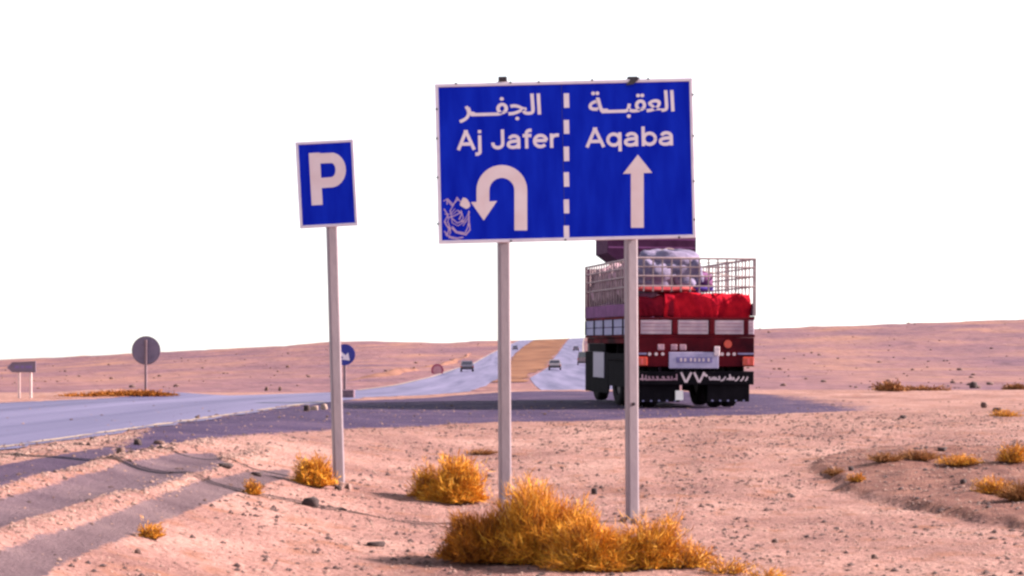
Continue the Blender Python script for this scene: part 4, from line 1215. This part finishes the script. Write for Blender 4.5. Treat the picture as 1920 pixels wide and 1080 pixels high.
def drape(name, x0, x1, z0, z1, yb, m, label, seed, back=.5):
    """cloth hanging over the rear of the load: front falls in folds, top rolls back over the heap; both sides meshed"""
    nx, nz = 70, 30
    xs_ = np.linspace(x0, x1, nx); ts = np.linspace(0, 1, nz)
    Xc, Tc = np.meshgrid(xs_, ts)
    fold = vnoise(Xc * 2.6 + seed, Tc * 1.2, 70 + seed) * .075 + vnoise(Xc * 7 + Tc * 2.5, Tc * 3, 80 + seed) * .030 + vnoise(Xc * 16 + Tc * 5, Tc * 7, 90 + seed) * .012
    top = z1 + .05 * vnoise(Xc * 2.2, Xc * 0, 95 + seed) + .03 * vnoise(Xc * 6, Xc * 0, 96 + seed)
    bot = z0 + .04 * vnoise(Xc * 3, Xc * 0, 97 + seed)
    u_ = np.clip(Tc / .72, 0, 1); v_ = np.clip((Tc - .72) / .28, 0, 1)
    Zc = bot + (top - bot) * np.sin(u_ * math.pi / 2) ** .9 + fold * v_ * .5
    belly = np.sin(np.clip(u_, 0, 1) * math.pi) * .10
    Yc = yb - belly - fold + v_ * back + .10 * u_ ** 3
    vs = np.stack([Xc, Yc, Zc], -1).reshape(-1, 3)
    b2 = vs + np.array([0, .022, -.012])
    i = np.arange(nz - 1)[:, None] * nx + np.arange(nx - 1)[None, :]
    f = np.stack([i, i + 1, i + nx + 1, i + nx], -1).reshape(-1, 4)
    f2 = f[:, ::-1] + len(vs)
    rim = []
    edge = list(range(nx)) + [k_ * nx + nx - 1 for k_ in range(1, nz)] + [(nz - 1) * nx + k_ for k_ in range(nx - 2, -1, -1)] + [k_ * nx for k_ in range(nz - 2, 0, -1)]
    for a_, b_ in zip(edge, edge[1:] + edge[:1]): rim.append((b_, a_, a_ + len(vs), b_ + len(vs)))
    o = mesh_obj(name, np.concatenate([vs, b2]), np.concatenate([f, f2, np.array(rim)]), m, None, True)
    o.matrix_world = TM
    return tag(o, label, 'blanket', G1)
M_marc = mat('maroon_blanket', (.10, .004, .014), (.22, .008, .02), 3, .95, bump=.6, bscale=7, spec=.04)
drape('blanket', -1.20, -.42, 1.84, 2.30, .22, M_marc, 'dark maroon blanket hanging at the left of the tailgate', 1)
drape('blanket', -.62, .52, 1.80, 2.33, .17, M_red, 'broad red blanket hanging over the middle of the tailgate', 2)
drape('blanket', .44, 1.22, 1.76, 2.36, .20, M_red, 'red blanket hanging over the right end of the tailgate', 3)
blob('folded_blanket', (-.52, .42, 2.42), (.70, .28, .055), M_red2, 'pink and orange folded blanket lying on the red blankets', 'blanket', 4, G1, amp=.03)
blob('blue_cloth', (.24, .42, 2.43), (.24, .24, .055), M_bluecl, 'dark blue cloth tucked between the red blankets and the grey sacks', 'cloth', 5, G1, amp=.04)
blob('sack', (-.88, .70, 2.66), (.34, .36, .22), M_sack, 'small blue grey sack at the left above the folded blanket', 'sack', 21, G1, amp=.1)
blob('sack', (.30, .85, 2.62), (.24, .34, .17), M_sackm, 'dark sack at the right end of the grey heap', 'sack', 22, G1, amp=.1)
blob('sack', (-.72, .75, 2.72), (.52, .45, .34), M_sack, 'large blue grey sack at the left of the heap behind the rear bars', 'sack', 6, G1, amp=.1)
blob('sack', (-.10, .80, 2.70), (.40, .45, .30), M_sack, 'blue grey sack in the middle behind the rear bars', 'sack', 7, G1, amp=.1)
blob('sack', (-.35, 1.0, 3.02), (.62, .55, .24), M_sack, 'grey sack on top of the heap above the cage rim', 'sack', 8, G1)
blob('sack', (.30, 2.2, 2.5), (.25, .5, .40), M_sackm, 'plum dark sack behind the middle of the heap', 'sack', 9, G1)
blob('sack', (-.78, 1.9, 2.62), (.45, .60, .42), M_sackp, 'pinkish sack behind the left side bars near the rear', 'sack', 10, G1)
blob('sack', (-.78, 3.1, 2.62), (.45, .62, .42), M_sackp, 'pinkish sack halfway along the left side bars', 'sack', 11, G1)
blob('sack', (-.78, 4.3, 2.60), (.45, .62, .42), M_sackp, 'pinkish sack at the front end of the left side bars', 'sack', 12, G1)
blob('sack', (-.55, 3.0, 1.82), (.66, 2.0, .40), M_sackm, 'long plum bundle lying low along the left boards', 'bundle', 13, G1)
blob('sack', (.55, 2.9, 1.80), (.66, 2.0, .38), M_sackm, 'long plum bundle lying low along the right boards', 'bundle', 14, G1)

def rope(pts, label):
    b = MB()
    Pn = [TM @ Vector(p) for p in pts]
    for a_, b_ in zip(Pn, Pn[1:]): b.bar(a_, b_, .012, 5)
    return tag(b.build('rope', mat('rope', (.30, .22, .2), (.42, .32, .28), 40, .9)), label, 'rope', 'ropes over the load')
rope([(-1.27, .9, 2.88), (-1.0, .9, 2.96), (-.7, .9, 3.22), (-.35, .92, 3.30), (0, .95, 3.24), (.35, .98, 2.84), (1.27, 1.0, 2.69)], 'rope tied across the grey sacks near the rear')
rope([(-1.27, 1.5, 3.06), (-.9, 1.45, 3.06), (-.5, 1.3, 3.27), (-.15, 1.3, 3.25), (.3, 1.4, 3.0), (1.27, 1.5, 3.06)], 'rope tied across the top sack behind the first rope')
# small dark bolt on the right sign post
MB().cyl((1.225, 0, 1.19), 'y', .018, .005, .024, 8).build('bolt', M_dark, big)
